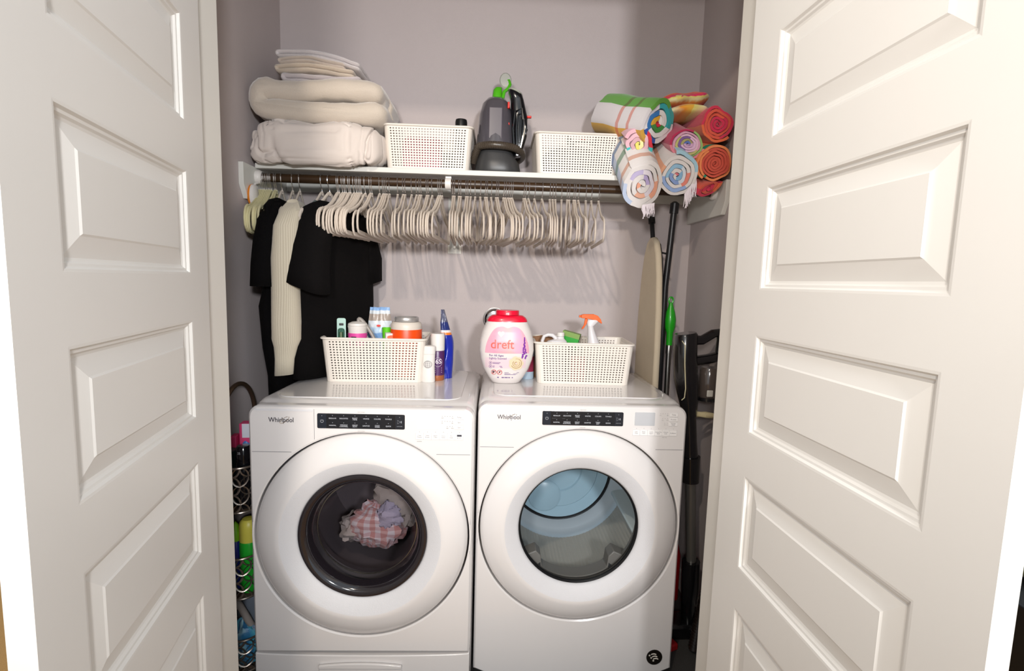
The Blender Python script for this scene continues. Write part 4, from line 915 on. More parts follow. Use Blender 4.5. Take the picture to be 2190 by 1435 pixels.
# grey looped handle tool
lp = thing('looped_scrub_tool', 'grey plastic scrub tool with a long looped handle leaning out of the washer basket', 'tool', (-.49, -.09, CB))
c0 = []; 
for i in range(29):
    a = 2*PI*i/28; u, v = .0145*math.sin(a), .062*math.cos(a); cx_, cz_ = -.020, .168; th_ = math.radians(30); c0.append((cx_+u*math.cos(th_)-v*math.sin(th_), 0, cz_+u*math.sin(th_)*.3+v*math.cos(th_)))
MB().tube(c0[:-1], .0068, 10, closed=True).build('looped_handle', mat('tool_grey', '8f8882', .35), lp)
MB().tube([(.008, 0, .118), (.02, .0, .07), (.024, 0, .02)], [.009, .011, .012], 10).build('neck', mat('tool_grey'), lp)
MB().box(-.005, .055, -.02, .02, .0, .02).build('scrub_head', PLAST, lp, bevel=.004)
# pouch of blue pods
bg = thing('blue_film_bag', 'clear crumpled bag with pale blue print standing at the back of the washer basket', 'bag', (-.483, -.005, CB), .05)
def bagf(u, v):
    x = (u-.5)*(.075+.02*math.sin(PI*v)) ; d_ = .022*math.sin(PI*v)**.6*(1-abs(2*u-1)**3); w = noise.noise(Vector((u*6, v*7, 2)))*.008
    return (x+w*.4, -d_+w, .262*v+.006*noise.noise(Vector((u*4, 0, 8))))
BAGM = stripes('blue_bag_print', [(0, '7fa6d6'), (.62, 'b9d2ea'), (.70, 'd6dde4'), (.80, 'a99c92'), (.90, 'cfd6dc'), (.95, '86abd8')], 1, 1, rough=.2, bump=.2)
MB().grid(bagf, 18, 26).grid(lambda u, v: (bagf(u, v)[0], -bagf(u, v)[1]*.8+.001, bagf(u, v)[2]), 18, 26, flip=True).build('bag_film', BAGM, bg, ang=180)
MB().prism(circ(0, .192, .008, 16, .004), -.0305, -.03).build('red_mark', mat('red_mark', 'd8342c', .4), bg)
lathe_thing('lime_scoop_cup', 'small lime green cup beside the looped grey tool', 'cup', (-.445, -.06, CB), [('cup', [(.013, .1), (.017, .183), (.0175, .188), (.016, .188), (.0125, .11)], mat('lime_cup', '5fc421', .4), {}), ('stem', [(.012, 0), (.012, .1)], mat('lime_cup'), {})])
obj1('white_carton_box', 'small white carton with orange print beside the orange tub', 'box', MB().box(-.022, .022, -.02, .02, 0, .172), stripes('carton_orange', [(0, 'dcd6d4')], 1), (-.42, -.115+.02, CB), .3, bevel=.002)
MB().prism(circ(0, .158, .018, 20, .007), -.0215, -.0206).build('orange_oval', mat('orange_print', 'd9643a', .5), bpy.data.objects['white_carton_box'])
obj1('black_knob_bottle', 'small dark bottle cap just behind the lime cup', 'bottle', MB().lathe([(.012, 0), (.012, .16), (.009, .17), (.011, .172), (.011, .19), (.0005, .192)], 16), BLACKP, (-.435, .02, CB))
obj1('dark_clip', 'small black clip lying between blister card and pink tub', 'clip', MB().tube([(-.02, 0, .15), (0, 0, .165), (.02, 0, .175)], .006, 8).box(-.006, .006, -.004, .004, 0, .16), BLACKP, (-.583, -.06, CB))
# standing beside the basket
wb = lathe_thing('white_lotion_bottle', 'slim white bottle with faint round grey label in front of the purple aerosol', 'bottle', (-.277, -.128, ZM), [
    ('bottle_body', [(.024, 0), (.0255, .004), (.0245, .03), (.0235, .055), (.0245, .09), (.0255, .105)], PLAST, dict(sy=.7)), ('cap', [(.0258, .1055), (.0265, .125), (.0262, .133), (.022, .136), (.0005, .1365)], PLAST, dict(sy=.7))])
fy = lambda x, z: -.7*math.sqrt(max(0, .0243**2-x*x))-.0012
q = MB()
for k in range(7):
    hw = .0105*math.sqrt(max(.1, 1-((k-3)/3.6)**2)); zz = .0795-k*.0037
    for x0_ in (-hw, -hw*.3, hw*.45): q.patch([(x0_, zz), (x0_+hw*.5, zz), (x0_+hw*.5, zz-.0013), (x0_, zz-.0013)], 0, f=fy)
for rr in (.015, .0135): 
    ring = [(rr*math.cos(2*PI*i/28), .068+rr*.9*math.sin(2*PI*i/28)) for i in range(28)]; q.tube([(a, fy(a, b), b) for a, b in ring], .0003, 4, closed=True)
tag(q.build('label_print', GREYINK, wb, smooth=False), kind='stuff')
ae = lathe_thing('purple_aerosol_can', 'purple spray can with a tall white cap beside the blue pouch', 'can', (-.248, -.085, ZM), [
    ('can_base', [(.025, 0), (.0262, .003), (.0262, .02)], mat('amber_base', '9a5a34', .3), {}), ('can_body', [(.0262, .0202), (.0262, .108), (.0245, .113)], mat('purple_can', '4b2356', .3), {}), ('cap', [(.0255, .1135), (.0262, .118), (.0262, .172), (.025, .177), (.0005, .178)], PLAST, {})])
fy2 = lambda x, z: -math.sqrt(max(0, .0262**2-x*x))-.0006
q = MB().text('6S', .024, .006, .066, f=fy2, bold=.01)
for z0, r_ in ((.077, .015),):
    ring = [(.004+r_*math.cos(2*PI*i/28), z0-.006+r_*1.15*math.sin(2*PI*i/28)) for i in range(28)]; q.tube([(a, fy2(a, b), b) for a, b in ring], .0005, 4, closed=True)
for k in range(3): q.patch([(-.006, .05-k*.008), (.018, .05-k*.008), (.018, .047-k*.008), (-.006, .047-k*.008)], 0, f=fy2)
tag(q.build('label_print', mat('pale_print', 'd9cfd6', .5), ae, smooth=False), kind='stuff')
po = thing('blue_refill_pouch', 'glossy dark blue refill pouch with a twisted grey top beside the spray can', 'pouch', (-.225, -.035, ZM), .5)
def pouch(u, v):
    w = .030*(1-.2*v**2) if v < .55 else .030*.94*(1-(v-.55)*1.75); a = 2*PI*u; dp = .028*(1-v)**.55+.002
    x, y = w*math.cos(a), dp*math.sin(a); k = noise.noise(Vector((math.cos(a)*2, math.sin(a)*2, v*6)))*.006
    sway = -.012*max(0, v-.5)/.5+.006*math.sin(PI*v)
    return (x+k+sway, y+k*.6, .265*v)
MB().grid(pouch, 36, 28, wrapu=True).build('pouch_film', stripes('blue_pouch_print', [(0, '10249a'), (.62, '10249a'), (.63, 'e07a28'), (.665, 'dcd6d8'), (.70, '1a2a6a'), (.82, '4a4d66')], 1, 1, rough=.15, bump=.15), po, ang=180)
# ---------------------------------------------------------------- on the dryer
tb = thing('detergent_pack_tub', 'white oval detergent tub with a red lid and pink flower label on the dryer', 'tub', (.012, -.105, ZM), .03)
tw = [(.045, 0), (.052, .003), (.068, .025), (.085, .055), (.097, .09), (.1025, .125), (.1005, .16), (.092, .195), (.080, .222), (.0755, .231)]
TUBW = mat('tub_white', 'd9d2cf', .25, coat=.3)
MB().lathe(tw, 64, M=Matrix.Scale(1, 4), sy=.60, pw=2.5).build('tub_body', TUBW, tb)
RED = mat('tub_red', 'e01436', .25, coat=.3)
ld = MB().lathe([(.0755, .2315), (.074, .238), (.068, .247), (.058, .254), (.044, .256)], 64, sy=.62, pw=2.4).build('lid', RED, tb)
MB().lathe([(.044, .2562), (.0435, .270), (.042, .273), (.0005, .274)], 48).build('lid_cap', RED, ld)
def tubf(x, z):
    for (r0, z0), (r1, z1) in zip(tw, tw[1:]):
        if z0 <= z <= z1: r = r0+(r1-r0)*(z-z0)/(z1-z0); break
    else: r = tw[-1][0]
    return -.60*r*max(0.0, 1-abs(x/r)**2.5)**(1/2.5)-.0007
def tubpatch(fx, nu, nv, off): # fx(u,v)->(x,z)
    def g(u, v): x, z = fx(u, v); return (x, tubf(x, z)-off, z)
    return g
def lab(u, v):
    z = .118+.098*v*(1-.25*(2*u-1)**4)-.006*math.exp(-((u-.5)/.10)**2)*v; hw = .081-.022*max(0, v)**2; x = -hw+2*hw*u; return (x+.0, z)
LBL = stripes('label_pink', [(0, 'd9a9b8'), (.35, 'dc93a8'), (.7, 'dba8a8'), (1, 'cfa3c4')], 0, 1, rough=.35, warp=.3, bump=.02)
MB().grid(tubpatch(lab, 1, 1, .0), 40, 24).build('label_top', LBL, tb)
MB().grid(tubpatch(lambda u, v: (-.080+.15*u, .062+.038*v), 1, 1, 0), 30, 10).build('label_lower', mat('label_blush', 'd9c2c8', .35), tb)
COR = mat('coral_ink', 'ea5a4a', .4); PUR = mat('purple_ink', '6a4a86', .4)
q = MB().text('dreft', .046, -.062, .136, align='LEFT', f=lambda x, z: tubf(x, z)-.0009, sx=.95, bold=.006); tag(q.build('brand_lettering', COR, tb, smooth=False), kind='stuff')
f9 = lambda x, z: tubf(x, z)-.0008
q = MB().text('For All Ages', .0105, -.066, .1065, align='LEFT', f=f9, bold=.012).text('Lightly Scented', .0105, -.066, .0955, align='LEFT', f=f9, bold=.008)
for k, zz in enumerate((.084, .080, .070, .066)): q.patch([(-.052, zz), (-.052+(.028, .024, .034, .036)[k], zz), (-.052+(.028, .024, .034, .036)[k], zz-.0018), (-.052, zz-.0018)], 0, f=f9)
for zz in (.081, .067):
    q.tube([(a, f9(a, b), b) for a, b in circ(-.060, zz, .0055, 20)], .0005, 4, closed=True); q.patch(circ(-.060, zz, .0022, 10), 0, f=f9)
for k, zz in enumerate((.0455, .0415, .0375)): q.patch([(-.008, zz), (.046-.006*k, zz), (.046-.006*k, zz-.0015), (-.008, zz-.0015)], 0, f=f9)
for x0_, w_ in ((-.034, .006), (-.018, .009), (-.007, .012), (.007, .006), (.020, .004)): q.patch([(x0_, .027), (x0_+w_, .027), (x0_+w_, .0235), (x0_, .0235)], 0, f=f9)
tag(q.build('small_print', PUR, tb, smooth=False), kind='stuff')
q = MB()
for cx_ in (-.047, -.026):
    q.tube([(a, f9(a, b), b) for a, b in circ(cx_, .0455, .0088, 24)], .0009, 4, closed=True); q.tube([(cx_-.006+i*.012/4, f9(cx_, .0395+i*.003), .0395+i*.012/4) for i in range(5)], .0007, 4)
tag(q.build('warning_rings', mat('warn_red', 'c8281e', .4), tb, smooth=False), kind='stuff')
q = MB().patch(circ(-.049, .046, .0032, 10, .005), 0, f=f9).patch(circ(-.044, .047, .0018, 8), 0, f=f9).patch(circ(-.026, .047, .003, 10), 0, f=f9); tag(q.build('warning_figures', DARKINK, tb, smooth=False), kind='stuff')
# flower and lavender on the label
fl = MB()
ctr = (.034, .081)
for k in range(7):
    a = 2*PI*k/7; r_ = .020; fl.patch([(ctr[0]+r_*.75*math.cos(a)+.013*math.cos(t_), ctr[1]+r_*.75*math.sin(a)+.012*math.sin(t_)) for t_ in [2*PI*i/16 for i in range(16)]], 0, f=lambda x, z, k=k: tubf(x, z)-.0012-.0001*k)
tag(fl.build('flower_petals', mat('petal_cream', 'd9c8a8', .4), tb, smooth=False), kind='stuff')
fl = MB()
for r_ in (.006, .012, .018): fl.tube([(a, tubf(a, b)-.0024, b) for a, b in [(ctr[0]+r_*math.cos(t_)*(1+.1*t_/6), ctr[1]+r_*math.sin(t_)) for t_ in [r_*200+4.4*i/20 for i in range(21)]]], .0008, 4)
tag(fl.build('petal_lines', mat('petal_gold', 'a8824a', .4), tb, smooth=False), kind='stuff')
fl = MB()
for k in range(34):
    v = k/33; fl.patch(circ(.066+.014*(1-v)*random.uniform(-1, 1)*.8-.004*v, .100+.075*v, .0022+.0022*(1-v)*random.random(), 8, .0034), 0, f=lambda x, z: tubf(x, z)-.0011)
tag(fl.build('lavender_sprig', mat('lavender', '7a2f9a', .4), tb, smooth=False), kind='stuff')
hrt = []
for i in range(29):
    t_ = 2*PI*i/28; hrt.append((-.026+.0125*(math.sin(t_)**3)*1.0+.002, .189+.0125*(.8125*math.cos(t_)-.3125*math.cos(2*t_)-.125*math.cos(3*t_)-.0625*math.cos(4*t_))))
MB().patch(hrt[:-1], 0, f=lambda x, z: tubf(x, z)-.0010).build('heart_badge', mat('badge_pink', 'e2c0bc', .4), tb, smooth=False)
bb = lathe_thing('pale_blue_bottle', 'pale blue bottle half hidden behind the red-lidded detergent tub', 'bottle', (.098, -.02, ZM), [('bottle_body', [(.024, 0), (.026, .004), (.026, .11), (.018, .13), (.012, .135)], mat('pale_blue', 'a9bccb', .3), {}), ('label', [(.0264, .03), (.0264, .09)], mat('maroon_label', '8f2a45', .4), dict(cap0=False, cap1=False)), ('cap', [(.012, .1355), (.012, .155), (.0005, .156)], PLAST, {})])
vt = thing('chrome_duct_plate', 'round polished metal plate on the back wall behind the detergent tub', 'plate', (-.035, YB, 1.19))
MB().lathe([(.050, 0), (.050, .006), (.046, .014), (.036, .019), (.0005, .022)], 40, M=RX(PI/2)).build('dome', CHROME, vt)
MB().lathe([(.053, 0), (.053, .003), (.050, .004)], 40, M=RX(PI/2)).build('flange', STEEL, vt)
# dryer basket contents
sp = thing('spray_bottle', 'white trigger spray bottle with a bright orange head in the dryer basket', 'spray bottle', (.348, -.04, CB), 0)
ORS = mat('spray_orange', 'f06010', .3, coat=.2); WSP = mat('spray_white', 'd3cfd0', .35)
MB().loft([((.012, 0, 0), (.034, 0, 0), (0, .026, 0)), ((.012, 0, .09), (.034, 0, 0), (0, .026, 0)), ((.010, 0, .125), (.030, 0, 0), (0, .023, 0)), ((.0, 0, .165), (.019, 0, 0), (0, .016, 0)), ((-.008, 0, .20), (.0125, 0, 0), (0, .0125, 0)), ((-.010, 0, .212), (.0125, 0, 0), (0, .0125, 0))], 28, cap0=True, cap1=True).build('bottle_body', WSP, sp)
MB().loft([((-.010, 0, .212), (.013, 0, 0), (0, .012, 0)), ((-.004, 0, .225), (.021, 0, 0), (0, .012, 0)), ((.004, 0, .236), (.026, 0, .0), (0, .011, 0))], 20, cap0=True, cap1=True, pw=2.6).build('collar', WSP, sp)
MB().prism([(-.050, .246), (-.049, .253), (-.040, .257), (.0, .258), (.016, .252), (.028, .238), (.033, .224), (.031, .222), (.012, .234), (-.02, .240), (-.046, .242)], -.011, .011).build('trigger_head', ORS, sp, bevel=.004)
MB().prism([(-.032, .241), (-.022, .239), (-.026, .22), (-.036, .203), (-.045, .197), (-.043, .203), (-.036, .216)], -.006, .006).build('trigger', ORS, sp, bevel=.002)
MB().box(-.056, -.050, -.006, .006, .244, .253).build('nozzle', ORS, sp, bevel=.001)
jg = thing('white_handled_jug', 'white plastic jug with a looped handle and white cap in the dryer basket', 'jug', (.195, -.04, CB))
MB().loft([((.005, 0, 0), (.052, 0, 0), (0, .03, 0)), ((.005, 0, .125), (.052, 0, 0), (0, .03, 0)), ((.016, 0, .150), (.036, 0, 0), (0, .026, 0)), ((.028, 0, .160), (.014, 0, 0), (0, .013, 0)), ((.028, 0, .168), (.013, 0, 0), (0, .013, 0))], 28, cap0=True, cap1=True, pw=3).build('jug_body', WSP, jg)
MB().tube([(-.042, 0, .128), (-.043, 0, .15), (-.036, 0, .168), (-.02, 0, .174), (-.004, 0, .172), (.008, 0, .162), (.014, 0, .15)], [.007, .007, .007, .0075, .008, .008, .009], 10).build('handle', WSP, jg)
MB().lathe([(.0145, .169), (.0145, .182), (.013, .184), (.0005, .185)], 20, M=T(.028, 0, 0)).build('cap', PLAST, jg)
gb = thing('green_box', 'tilted box with bright green front and brown top edge in the dryer basket', 'box', (.24, .035, CB), -.3)
MB().box(-.035, .035, -.02, .02, 0, .182, M=RY(.22)).build('carton', mat('box_green', '1f9a2c', .4), gb, bevel=.002)
MB().box(-.035, .035, -.0205, .0205, .164, .1835, M=RY(.22)).build('carton_top', mat('box_moss', '7a9a4a', .5), gb)
obj1('brown_envelope', 'brown kraft packet lying across the dryer basket behind the white jug', 'packet', MB().box(-.055, .055, -.003, .003, 0, .165, M=RY(-.15)), mat('kraft', '80593a', .7), (.17, .02, CB), .1, bevel=.001)
obj1('white_folded_cloth', 'white folded cloth filling the right end of the dryer basket', 'cloth', lump(MB(), (0, 0, .07), (.05, .07, .065), 31.0, .15), mat('white_cloth', 'cfc8c3', .95), (.425, 0, CB))
obj1('red_white_packet', 'red and white packet at the front of the dryer basket, seen through the holes', 'packet', MB().prism(rrect(-.03, .03, 0, .1, .01), -.008, .008), mat('packet_red', 'c03038', .5), (.29, -.085, CB), .1, bevel=.003)
obj1('shade_filler_box', 'added navy block standing in for shade in the middle of the washer basket', 'box', MB().box(-.05, .05, -.02, .02, 0, .11), mat('navy_shade', '2c3146', .6), (-.478, -.120, CB), .045, bevel=.003)  # made-up dark block, its colour imitates shade inside the basket
obj1('shade_filler_lump', 'added black lump standing in for shade at the left end of the washer basket', 'cloth', lump(MB(), (0, 0, .05), (.045, .05, .045), 81.0, .15), mat('black_shade', '1c1a1c', .9), (-.585, -.02, CB))  # added black lump that makes this end of the basket look dim
obj1('shade_filler_bottle', 'added dark brown filler standing in for shade in the middle of the dryer basket', 'bottle', MB().lathe([(.022, 0), (.023, .004), (.023, .11), (.012, .125), (.012, .135)], 20), mat('brown_shade', '2a1c16', .3), (.262, -.055, CB))  # invented dark shape giving the dryer basket holes their shade
# ---------------------------------------------------------------- right gap: ironing board, mop, vacuum, jug
ib = thing('ironing_board', 'beige padded ironing board standing nose up between dryer and right wall', 'ironing board', (.622, .14, .16))
prof = []
for i in range(13): a = PI*i/12; prof.append((.14-.0+.0, 0))
half = [(.150, 0.0), (.150, .75), (.147, .95), (.138, 1.10), (.118, 1.24), (.090, 1.33), (.055, 1.385), (.02, 1.402)]
outl_ = [(a, b) for a, b in half]+[(-a, b) for a, b in half[::-1]]
outl_ = [(a*.94, b) for a, b in outl_]
PAD = mat('ironing_pad', 'c9bba4', .95, bump=.4, bscale=300, var=.08); 
MB().prism(outl_, -.012, .014, 'yz').build('padded_cover', PAD, ib, bevel=.011, seg=4)
MB().prism([(a*.93, b*.985+.006) for a, b in outl_], .0145, .018, 'yz').build('metal_deck', BLACKP, ib)
def leg(pts, r, cap_at):
    o = MB().tube(pts, r, 12).build('leg', mat('leg_black', '17171a', .35), ib)
    c = Vector(pts[cap_at]); d_ = (Vector(pts[cap_at])-Vector(pts[1 if cap_at == 0 else -2])).normalized()
    MB().tube([c-d_*.035, c+d_*.004, c+d_*.012], [r+.005, r+.005, r*.6], 12).build('rubber_foot', BLACKP, o)
def W_(x, y, z): return (x-.622, y-.14, z-.16)
leg([W_(.646, .265, 1.668), W_(.652, .235, 1.54), W_(.664, .19, 1.38), W_(.678, .13, .95), W_(.69, .09, .2)], .010, 0)
leg([W_(.672, .05, 1.685), W_(.664, .053, 1.52), W_(.656, .058, 1.36), W_(.656, .06, .95), W_(.665, .05, .2)], .0125, 0)
MB().tube([W_(.652, .21, 1.49), W_(.655, .13, 1.50), W_(.660, .06, 1.49)], .004, 8).build('cross_brace', GREYD, ib)
gm = thing('green_handled_mop', 'mop pole with bulging bright green grip and hanging loop', 'mop', (.69, .05, 0))
GRN = mat('mop_green', '1f9a1c', .3, coat=.2)
MB().tube([(0, 0, .02), (-.006, 0, 1.115)], .0105, 14).build('pole', STEEL, gm)
MB().lathe([(.0125, 1.085), (.0125, 1.118), (.0118, 1.12)], 16, M=T(-.006, 0, 0)).build('collar', STEEL, gm)
MB().tube([(-.006, 0, 1.12), (-.006, 0, 1.17), (-.007, 0, 1.195), (-.007, 0, 1.225), (-.008, 0, 1.255), (-.008, 0, 1.28), (-.009, 0, 1.293)], [.0125, .0135, .021, .0225, .018, .010, .007], 16).build('grip', GRN, gm)
MB().tube([(-.009+.0085*math.cos(a), 0, 1.303+.013*math.sin(a)) for a in [2*PI*i/16 for i in range(16)]], .004, 8, closed=True).build('hanging_loop', GRN, gm)
MB().box(-.10, .06, -.025, .025, 0, .03).build('mop_head', GREYD, gm, bevel=.005)
vc = thing('stick_vacuum', 'black cordless stick vacuum standing beside the dryer', 'vacuum', (.70, -.15, 0))
VB = mat('vacuum_black', '0e0e10', .22, coat=.4)
def VL(x, z, y=0): return (x-.70, y, z)
MB().loft([(VL(.672, 1.19), (.036, 0, .006), (0, .04, 0)), (VL(.673, 1.183), (.040, 0, .006), (0, .044, 0)), (VL(.677, 1.10), (.040, 0, 0), (0, .044, 0)), (VL(.685, 1.02), (.042, 0, 0), (0, .046, 0)), (VL(.696, .96), (.038, 0, 0), (0, .042, 0)), (VL(.702, .915), (.030, 0, 0), (0, .034, 0)), (VL(.705, .88), (.026, 0, 0), (0, .03, 0))], 28, cap0=True, cap1=True, pw=2.4).build('motor_body', VB, vc)
MB().tube([VL(.700, 1.165), VL(.735, 1.165), VL(.775, 1.190), VL(.80, 1.196), VL(.807, 1.17), VL(.803, 1.12), VL(.80, 1.09)], [.02, .018, .017, .018, .015, .014, .02], 12).build('handle', VB, vc)
MB().tube([VL(.70, 1.085), VL(.76, 1.095), VL(.81, 1.108)], .021, 12, sa=.9, sb=1.3).build('battery', VB, vc)
MB().lathe([(.034, 0), (.036, .004), (.036, .10), (.03, .112)], 28, M=T(.073, 0, .952)).build('dust_bin', mat('dust_bin', '4a413c', .15, coat=.5), vc)
MB().lathe([(.040, -.012), (.040, 0)], 28, M=T(.070, 0, .952)).build('bin_base', VB, vc)
MB().box(.050, .073, -.044, -.036, .960, .985).build('release_button', mat('button_grey', 'b9b5ac', .4), vc, bevel=.003)
MB().tube([VL(.648, 1.165, -.035), VL(.657, 1.15, -.042), VL(.660, 1.08, -.044), VL(.668, .99, -.045), VL(.668, .955, -.04), VL(.66, .945, -.035)], .0018, 6).build('trim_line', mat('trim_cream', 'cfc6a2', .4), vc)
MB().tube([VL(.705, .88), VL(.715, .78), VL(.722, .70)], [.026, .026, .03], 20).build('wand_neck', VB, vc)
MB().tube([VL(.722, .72), VL(.728, .62)], [.036, .032], 20).build('wand_joint', VB, vc)
MB().box(.034, .048, -.02, .02, .665, .72).build('joint_latch', VB, vc, bevel=.004)
MB().box(.028, .036, -.032, -.022, .70, .718).build('joint_badge', mat('button_grey'), vc, bevel=.002)
MB().tube([VL(.728, .63), VL(.752, .30)], .019, 20).build('wand_tube', mat('wand_grey', '76746f', .3, metal=.7), vc)
MB().tube([VL(.752, .30), VL(.755, .20), VL(.755, .06)], [.034, .034, .026], 16).build('floor_head_neck', VB, vc)
MB().box(-.05, .13, -.05, .05, 0, .06).build('floor_head', VB, vc, bevel=.012)
MB().tube([VL(.735, .885, -.0), VL(.758, .888, -.03), VL(.785, .886, -.028), VL(.795, .88, 0), VL(.78, .878, .025), VL(.735, .876, .02)], .007, 8, sa=1.4, sb=.8).build('wall_clip', mat('clip_beige', 'b9ab86', .4), vc)
rj = thing('red_jug', 'red plastic jug with black cap on the floor behind the vacuum', 'jug', (.755, .10, 0))
MB().loft([((0, 0, 0), (.045, 0, 0), (0, .06, 0)), ((0, 0, .2), (.045, 0, 0), (0, .06, 0)), ((-.005, 0, .27), (.034, 0, 0), (0, .045, 0)), ((-.01, 0, .30), (.018, 0, 0), (0, .02, 0))], 24, cap0=True, cap1=True, pw=3).build('jug_body', mat('red_jug', 'a5141a', .3), rj)
MB().lathe([(.02, .30), (.02, .33), (.0005, .332)], 18, M=T(-.01, 0, 0)).build('cap', BLACKP, rj)
bh = thing('black_vacuum_hose', 'black ribbed hose attachment leaning on the floor in front of the red jug', 'hose', (.745, -.27, 0))
mb = MB(); hp = [(.055-.06*i/40+.01*math.sin(i*.1), .03*math.sin(i*.08), .42-.40*i/40) for i in range(41)]
mb.tube(hp, .018, 12)
for i in range(0, 40): p = Vector(hp[i]); d_ = (Vector(hp[i+1])-p).normalized(); mb.tube([p-d_*.002, p+d_*.002], .021, 12)
mb.build('hose', mat('hose_brown', '231a15', .4), bh)
obj1('small_red_tool', 'small red plastic attachment lying on the closet floor by the dryer foot', 'tool', MB().box(-.02, .02, -.03, .03, 0, .03), mat('red_jug'), (.655, -.23, 0), .4, bevel=.008)
# ---------------------------------------------------------------- left gap: tiered caddy
BRZ = mat('bronze_steel', '5b4a3c', .35, metal=.7); NICK = mat('satin_nickel', '9c9288', .3, metal=.85)
cd = thing('tiered_caddy', 'slim bronze three-tier caddy with circle-lattice baskets left of the washer', 'caddy', (-.872, -.27, 0))
RXc, RYc = .072, .115
def ell(a, k=1.0): return (RXc*k*math.cos(a), RYc*k*math.sin(a))
for zt_, zb_ in ((.735, .585), (.425, .285), (.135, .02)):
    bs = MB().tube([(*ell(2*PI*i/40), zt_) for i in range(40)], .004, 8, closed=True).build('tier_rim', NICK, cd)
    MB().tube([(*ell(2*PI*i/40), zb_) for i in range(40)], .004, 8, closed=True).build('tier_base_ring', NICK, bs)
    MB().add([(*ell(2*PI*i/40), zb_) for i in range(40)], [tuple(range(40))]).build('tier_floor', BRZ, bs, solid=.002)
    lt = MB(); H_ = zt_-zb_; nrow = 5; b_ = H_/nrow; ncol = 20; rad = b_*1.0; pa = 2*PI/ncol
    for c_ in range(ncol):
        for r_ in range(-1, nrow+2):
            if (c_+r_) % 2: continue
            ac = pa*c_; zc = zb_+b_*r_; pts = []
            for i in range(33):
                t_ = 2*PI*i/32; aa = ac+pa*math.cos(t_)*1.0; zz = zc+rad*math.sin(t_)
                if zb_-.001 <= zz <= zt_+.001: pts.append((*ell(aa, 1.0), zz))
                else:
                    if len(pts) > 1: lt.tube(pts, .0034, 4, sa=1.0, sb=.4)
                    pts = []
            if len(pts) > 1: lt.tube(pts, .0034, 4, sa=1.0, sb=.4)
    tag(lt.build('circle_lattice', NICK, bs), kind='stuff')
for sy in (-1, 1): MB().tube([(-.03, sy*RYc, 0), (-.03, sy*RYc, .86)], .007, 10).build('post', BRZ, cd)
ap = [(-.03, -RYc*math.cos(PI*i/20), .86+.13*math.sin(PI*i/20)) for i in range(21)]
MB().tube(ap, .008, 10).build('arched_handle', BRZ, cd)
G_ = 'toiletries in the tiered caddy'
def cb(name, label, cat, dx, dy, z, mb, mt, rz=0.0, **k): return obj1(name, label, cat, mb, mt, (-.872+dx, -.27+dy, z), rz, G_, **k)
T1, T2, T3 = .588, .288, .023
pb = cb('pink_box', 'taller pink carton with white top flap in the top caddy tier', 'box', -.022, .052, T1, MB().box(-.026, .03, -.02, .02, 0, .255), mat('pink_carton', 'e0457a', .5), .1, bevel=.002)
MB().box(-.016, .03, -.0215, -.0202, .205, .2545).build('white_flap', mat('flap_white', 'dfe0ea', .5), pb)
cb('pink_box', 'shorter darker pink carton leaning at the left of the top caddy tier', 'box', -.060, .03, T1, MB().box(-.010, .010, -.02, .02, 0, .215), mat('magenta_carton', 'c42a5e', .5), .1, bevel=.002)
cb('blue_wipes_pack', 'light blue soft pack in front of the pink cartons in the caddy', 'pack', -.012, .012, T1, lump(MB(), (0, 0, .10), (.034, .018, .098), 41, .1), mat('wipes_blue', '4f86c8', .4))
bk_ = cb('black_deodorant', 'black deodorant can with white number in the top caddy tier', 'can', .014, -.065, T1, MB().lathe([(.023, 0), (.024, .004), (.024, .15), (.021, .16), (.022, .164), (.022, .205), (.018, .210), (.0005, .211)], 24), BLACKG)
MB().text('2S', .011, -.004, .186, f=lambda x, z: -math.sqrt(max(0, .022**2-x*x))-.0006).build('number', WHITEINK, bk_, smooth=False)
dk = cb('dark_green_carton', 'dark green carton with fine pale text in the top caddy tier', 'box', -.032, -.05, T1, MB().box(-.018, .018, -.02, .02, 0, .19), mat('dark_carton', '16221f', .4), -.25, bevel=.002)
q = MB()
for k in range(6): q.patch([(-.014, .175-k*.009), (.012, .175-k*.009), (.012, .1735-k*.009), (-.014, .1735-k*.009)], -.0206)
tag(q.build('fine_print', mat('mint_print', '8fb0a4', .5), dk, smooth=False), kind='stuff')
cn = thing('green_spray_can', 'green spray can with a yellow cap in the middle caddy tier', 'can', (-.853, -.325, T2), 0, G_)
MB().lathe([(.028, 0), (.030, .004), (.030, .17), (.028, .176)], 28).build('can_body', mat('can_green', '1fa82e', .3), cn)
MB().lathe([(.0295, .177), (.0295, .225), (.027, .243), (.019, .252), (.0005, .254)], 28).build('cap', mat('cap_yellow', 'cfc650', .4), cn)
bb2 = thing('blue_pump_bottle', 'dark blue bottle with a lime green nozzle in the middle caddy tier', 'bottle', (-.902, -.315, T2), 0, G_)
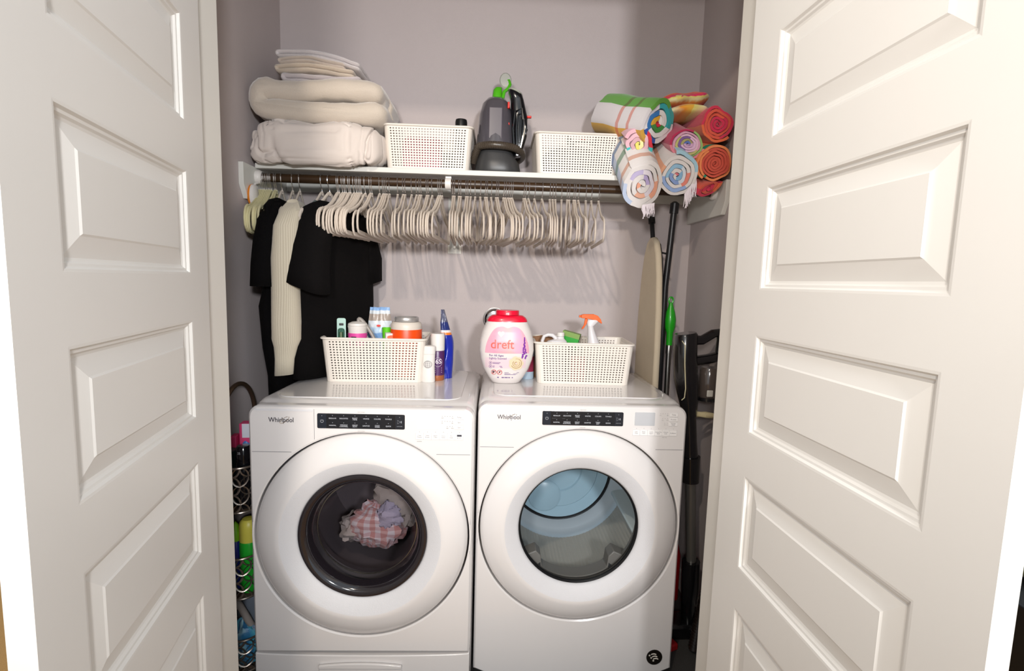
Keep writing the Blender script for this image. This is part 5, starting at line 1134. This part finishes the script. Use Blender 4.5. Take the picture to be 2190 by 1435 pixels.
MB().lathe([(.021, 0), (.022, .004), (.022, .15), (.016, .17)], 24).build('bottle_body', mat('deep_blue', '1a2a8c', .3), bb2)
MB().lathe([(.017, .17), (.018, .20), (.012, .212), (.009, .225), (.0005, .236)], 20).build('nozzle', mat('lime_nozzle', '8ad418', .4), bb2)
rd = cb('red_bottle', 'red bottle standing at the front of the middle caddy tier', 'bottle', -.045, -.03, T2, MB().lathe([(.018, 0), (.02, .004), (.02, .09), (.013, .105), (.012, .125), (.0005, .127)], 20), mat('red_bottle', 'c8202a', .35))
cb('grey_towel', 'grey cloth stuffed upright in the bottom caddy tier', 'cloth', .0, .02, T3, lump(MB(), (0, 0, .12), (.055, .06, .12), 51, .2), mat('grey_towel', '6f7884', .95, bump=.4))
cb('grey_cloth_strap', 'rolled grey strap lying against the grey cloth in the caddy', 'strap', .005, -.06, T3, MB().tube([(-.04, 0, .235), (-.02, -.005, .21), (.01, -.01, .16), (.03, -.01, .125)], [.008, .011, .012, .010], 10), mat('strap_grey', '9a928c', .8))
cb('blue_foil_bag', 'shiny blue patterned bag in the bottom caddy tier', 'bag', .0, -.07, T3, lump(MB(), (0, 0, .075), (.052, .035, .085), 61, .25), stripes('blue_foil', [(0, '2f86b8'), (.3, '4fb0c8'), (.5, '1a4a78'), (.62, '9fd0dc'), (.8, '2f78a8')], 0, 4, rough=.25, warp=.3))
# ---------------------------------------------------------------- glimpse beyond the right door
bn = thing('black_bench', 'black low cabinet glimpsed past the right door edge', 'cabinet', (1.95, -.55, 0))
MB().box(-.32, .4, -.25, .25, .03, .40).build('cabinet_body', mat('bench_black', '0b0b0d', .5), bn, bevel=.006)
for k in range(4): MB().box(-.318+.02*k, -.310+.02*k, -.256, -.249, .22, .25).build('vent_slot', GREYD, bn)
obj1('striped_throw', 'folded olive and gold striped throw on the black cabinet', 'throw', fold(MB(), [(-.2, .0), (.0, .01), (.2, .0)], .07, -.2, .2, 71, .006), stripes('throw_stripe', [(0, '6a6a35'), (.3, '9a8a4a'), (.5, '5a3a2a'), (.7, '7a7a45')], 0, 14), (2.0, -.55, .437), 0, ang=180)
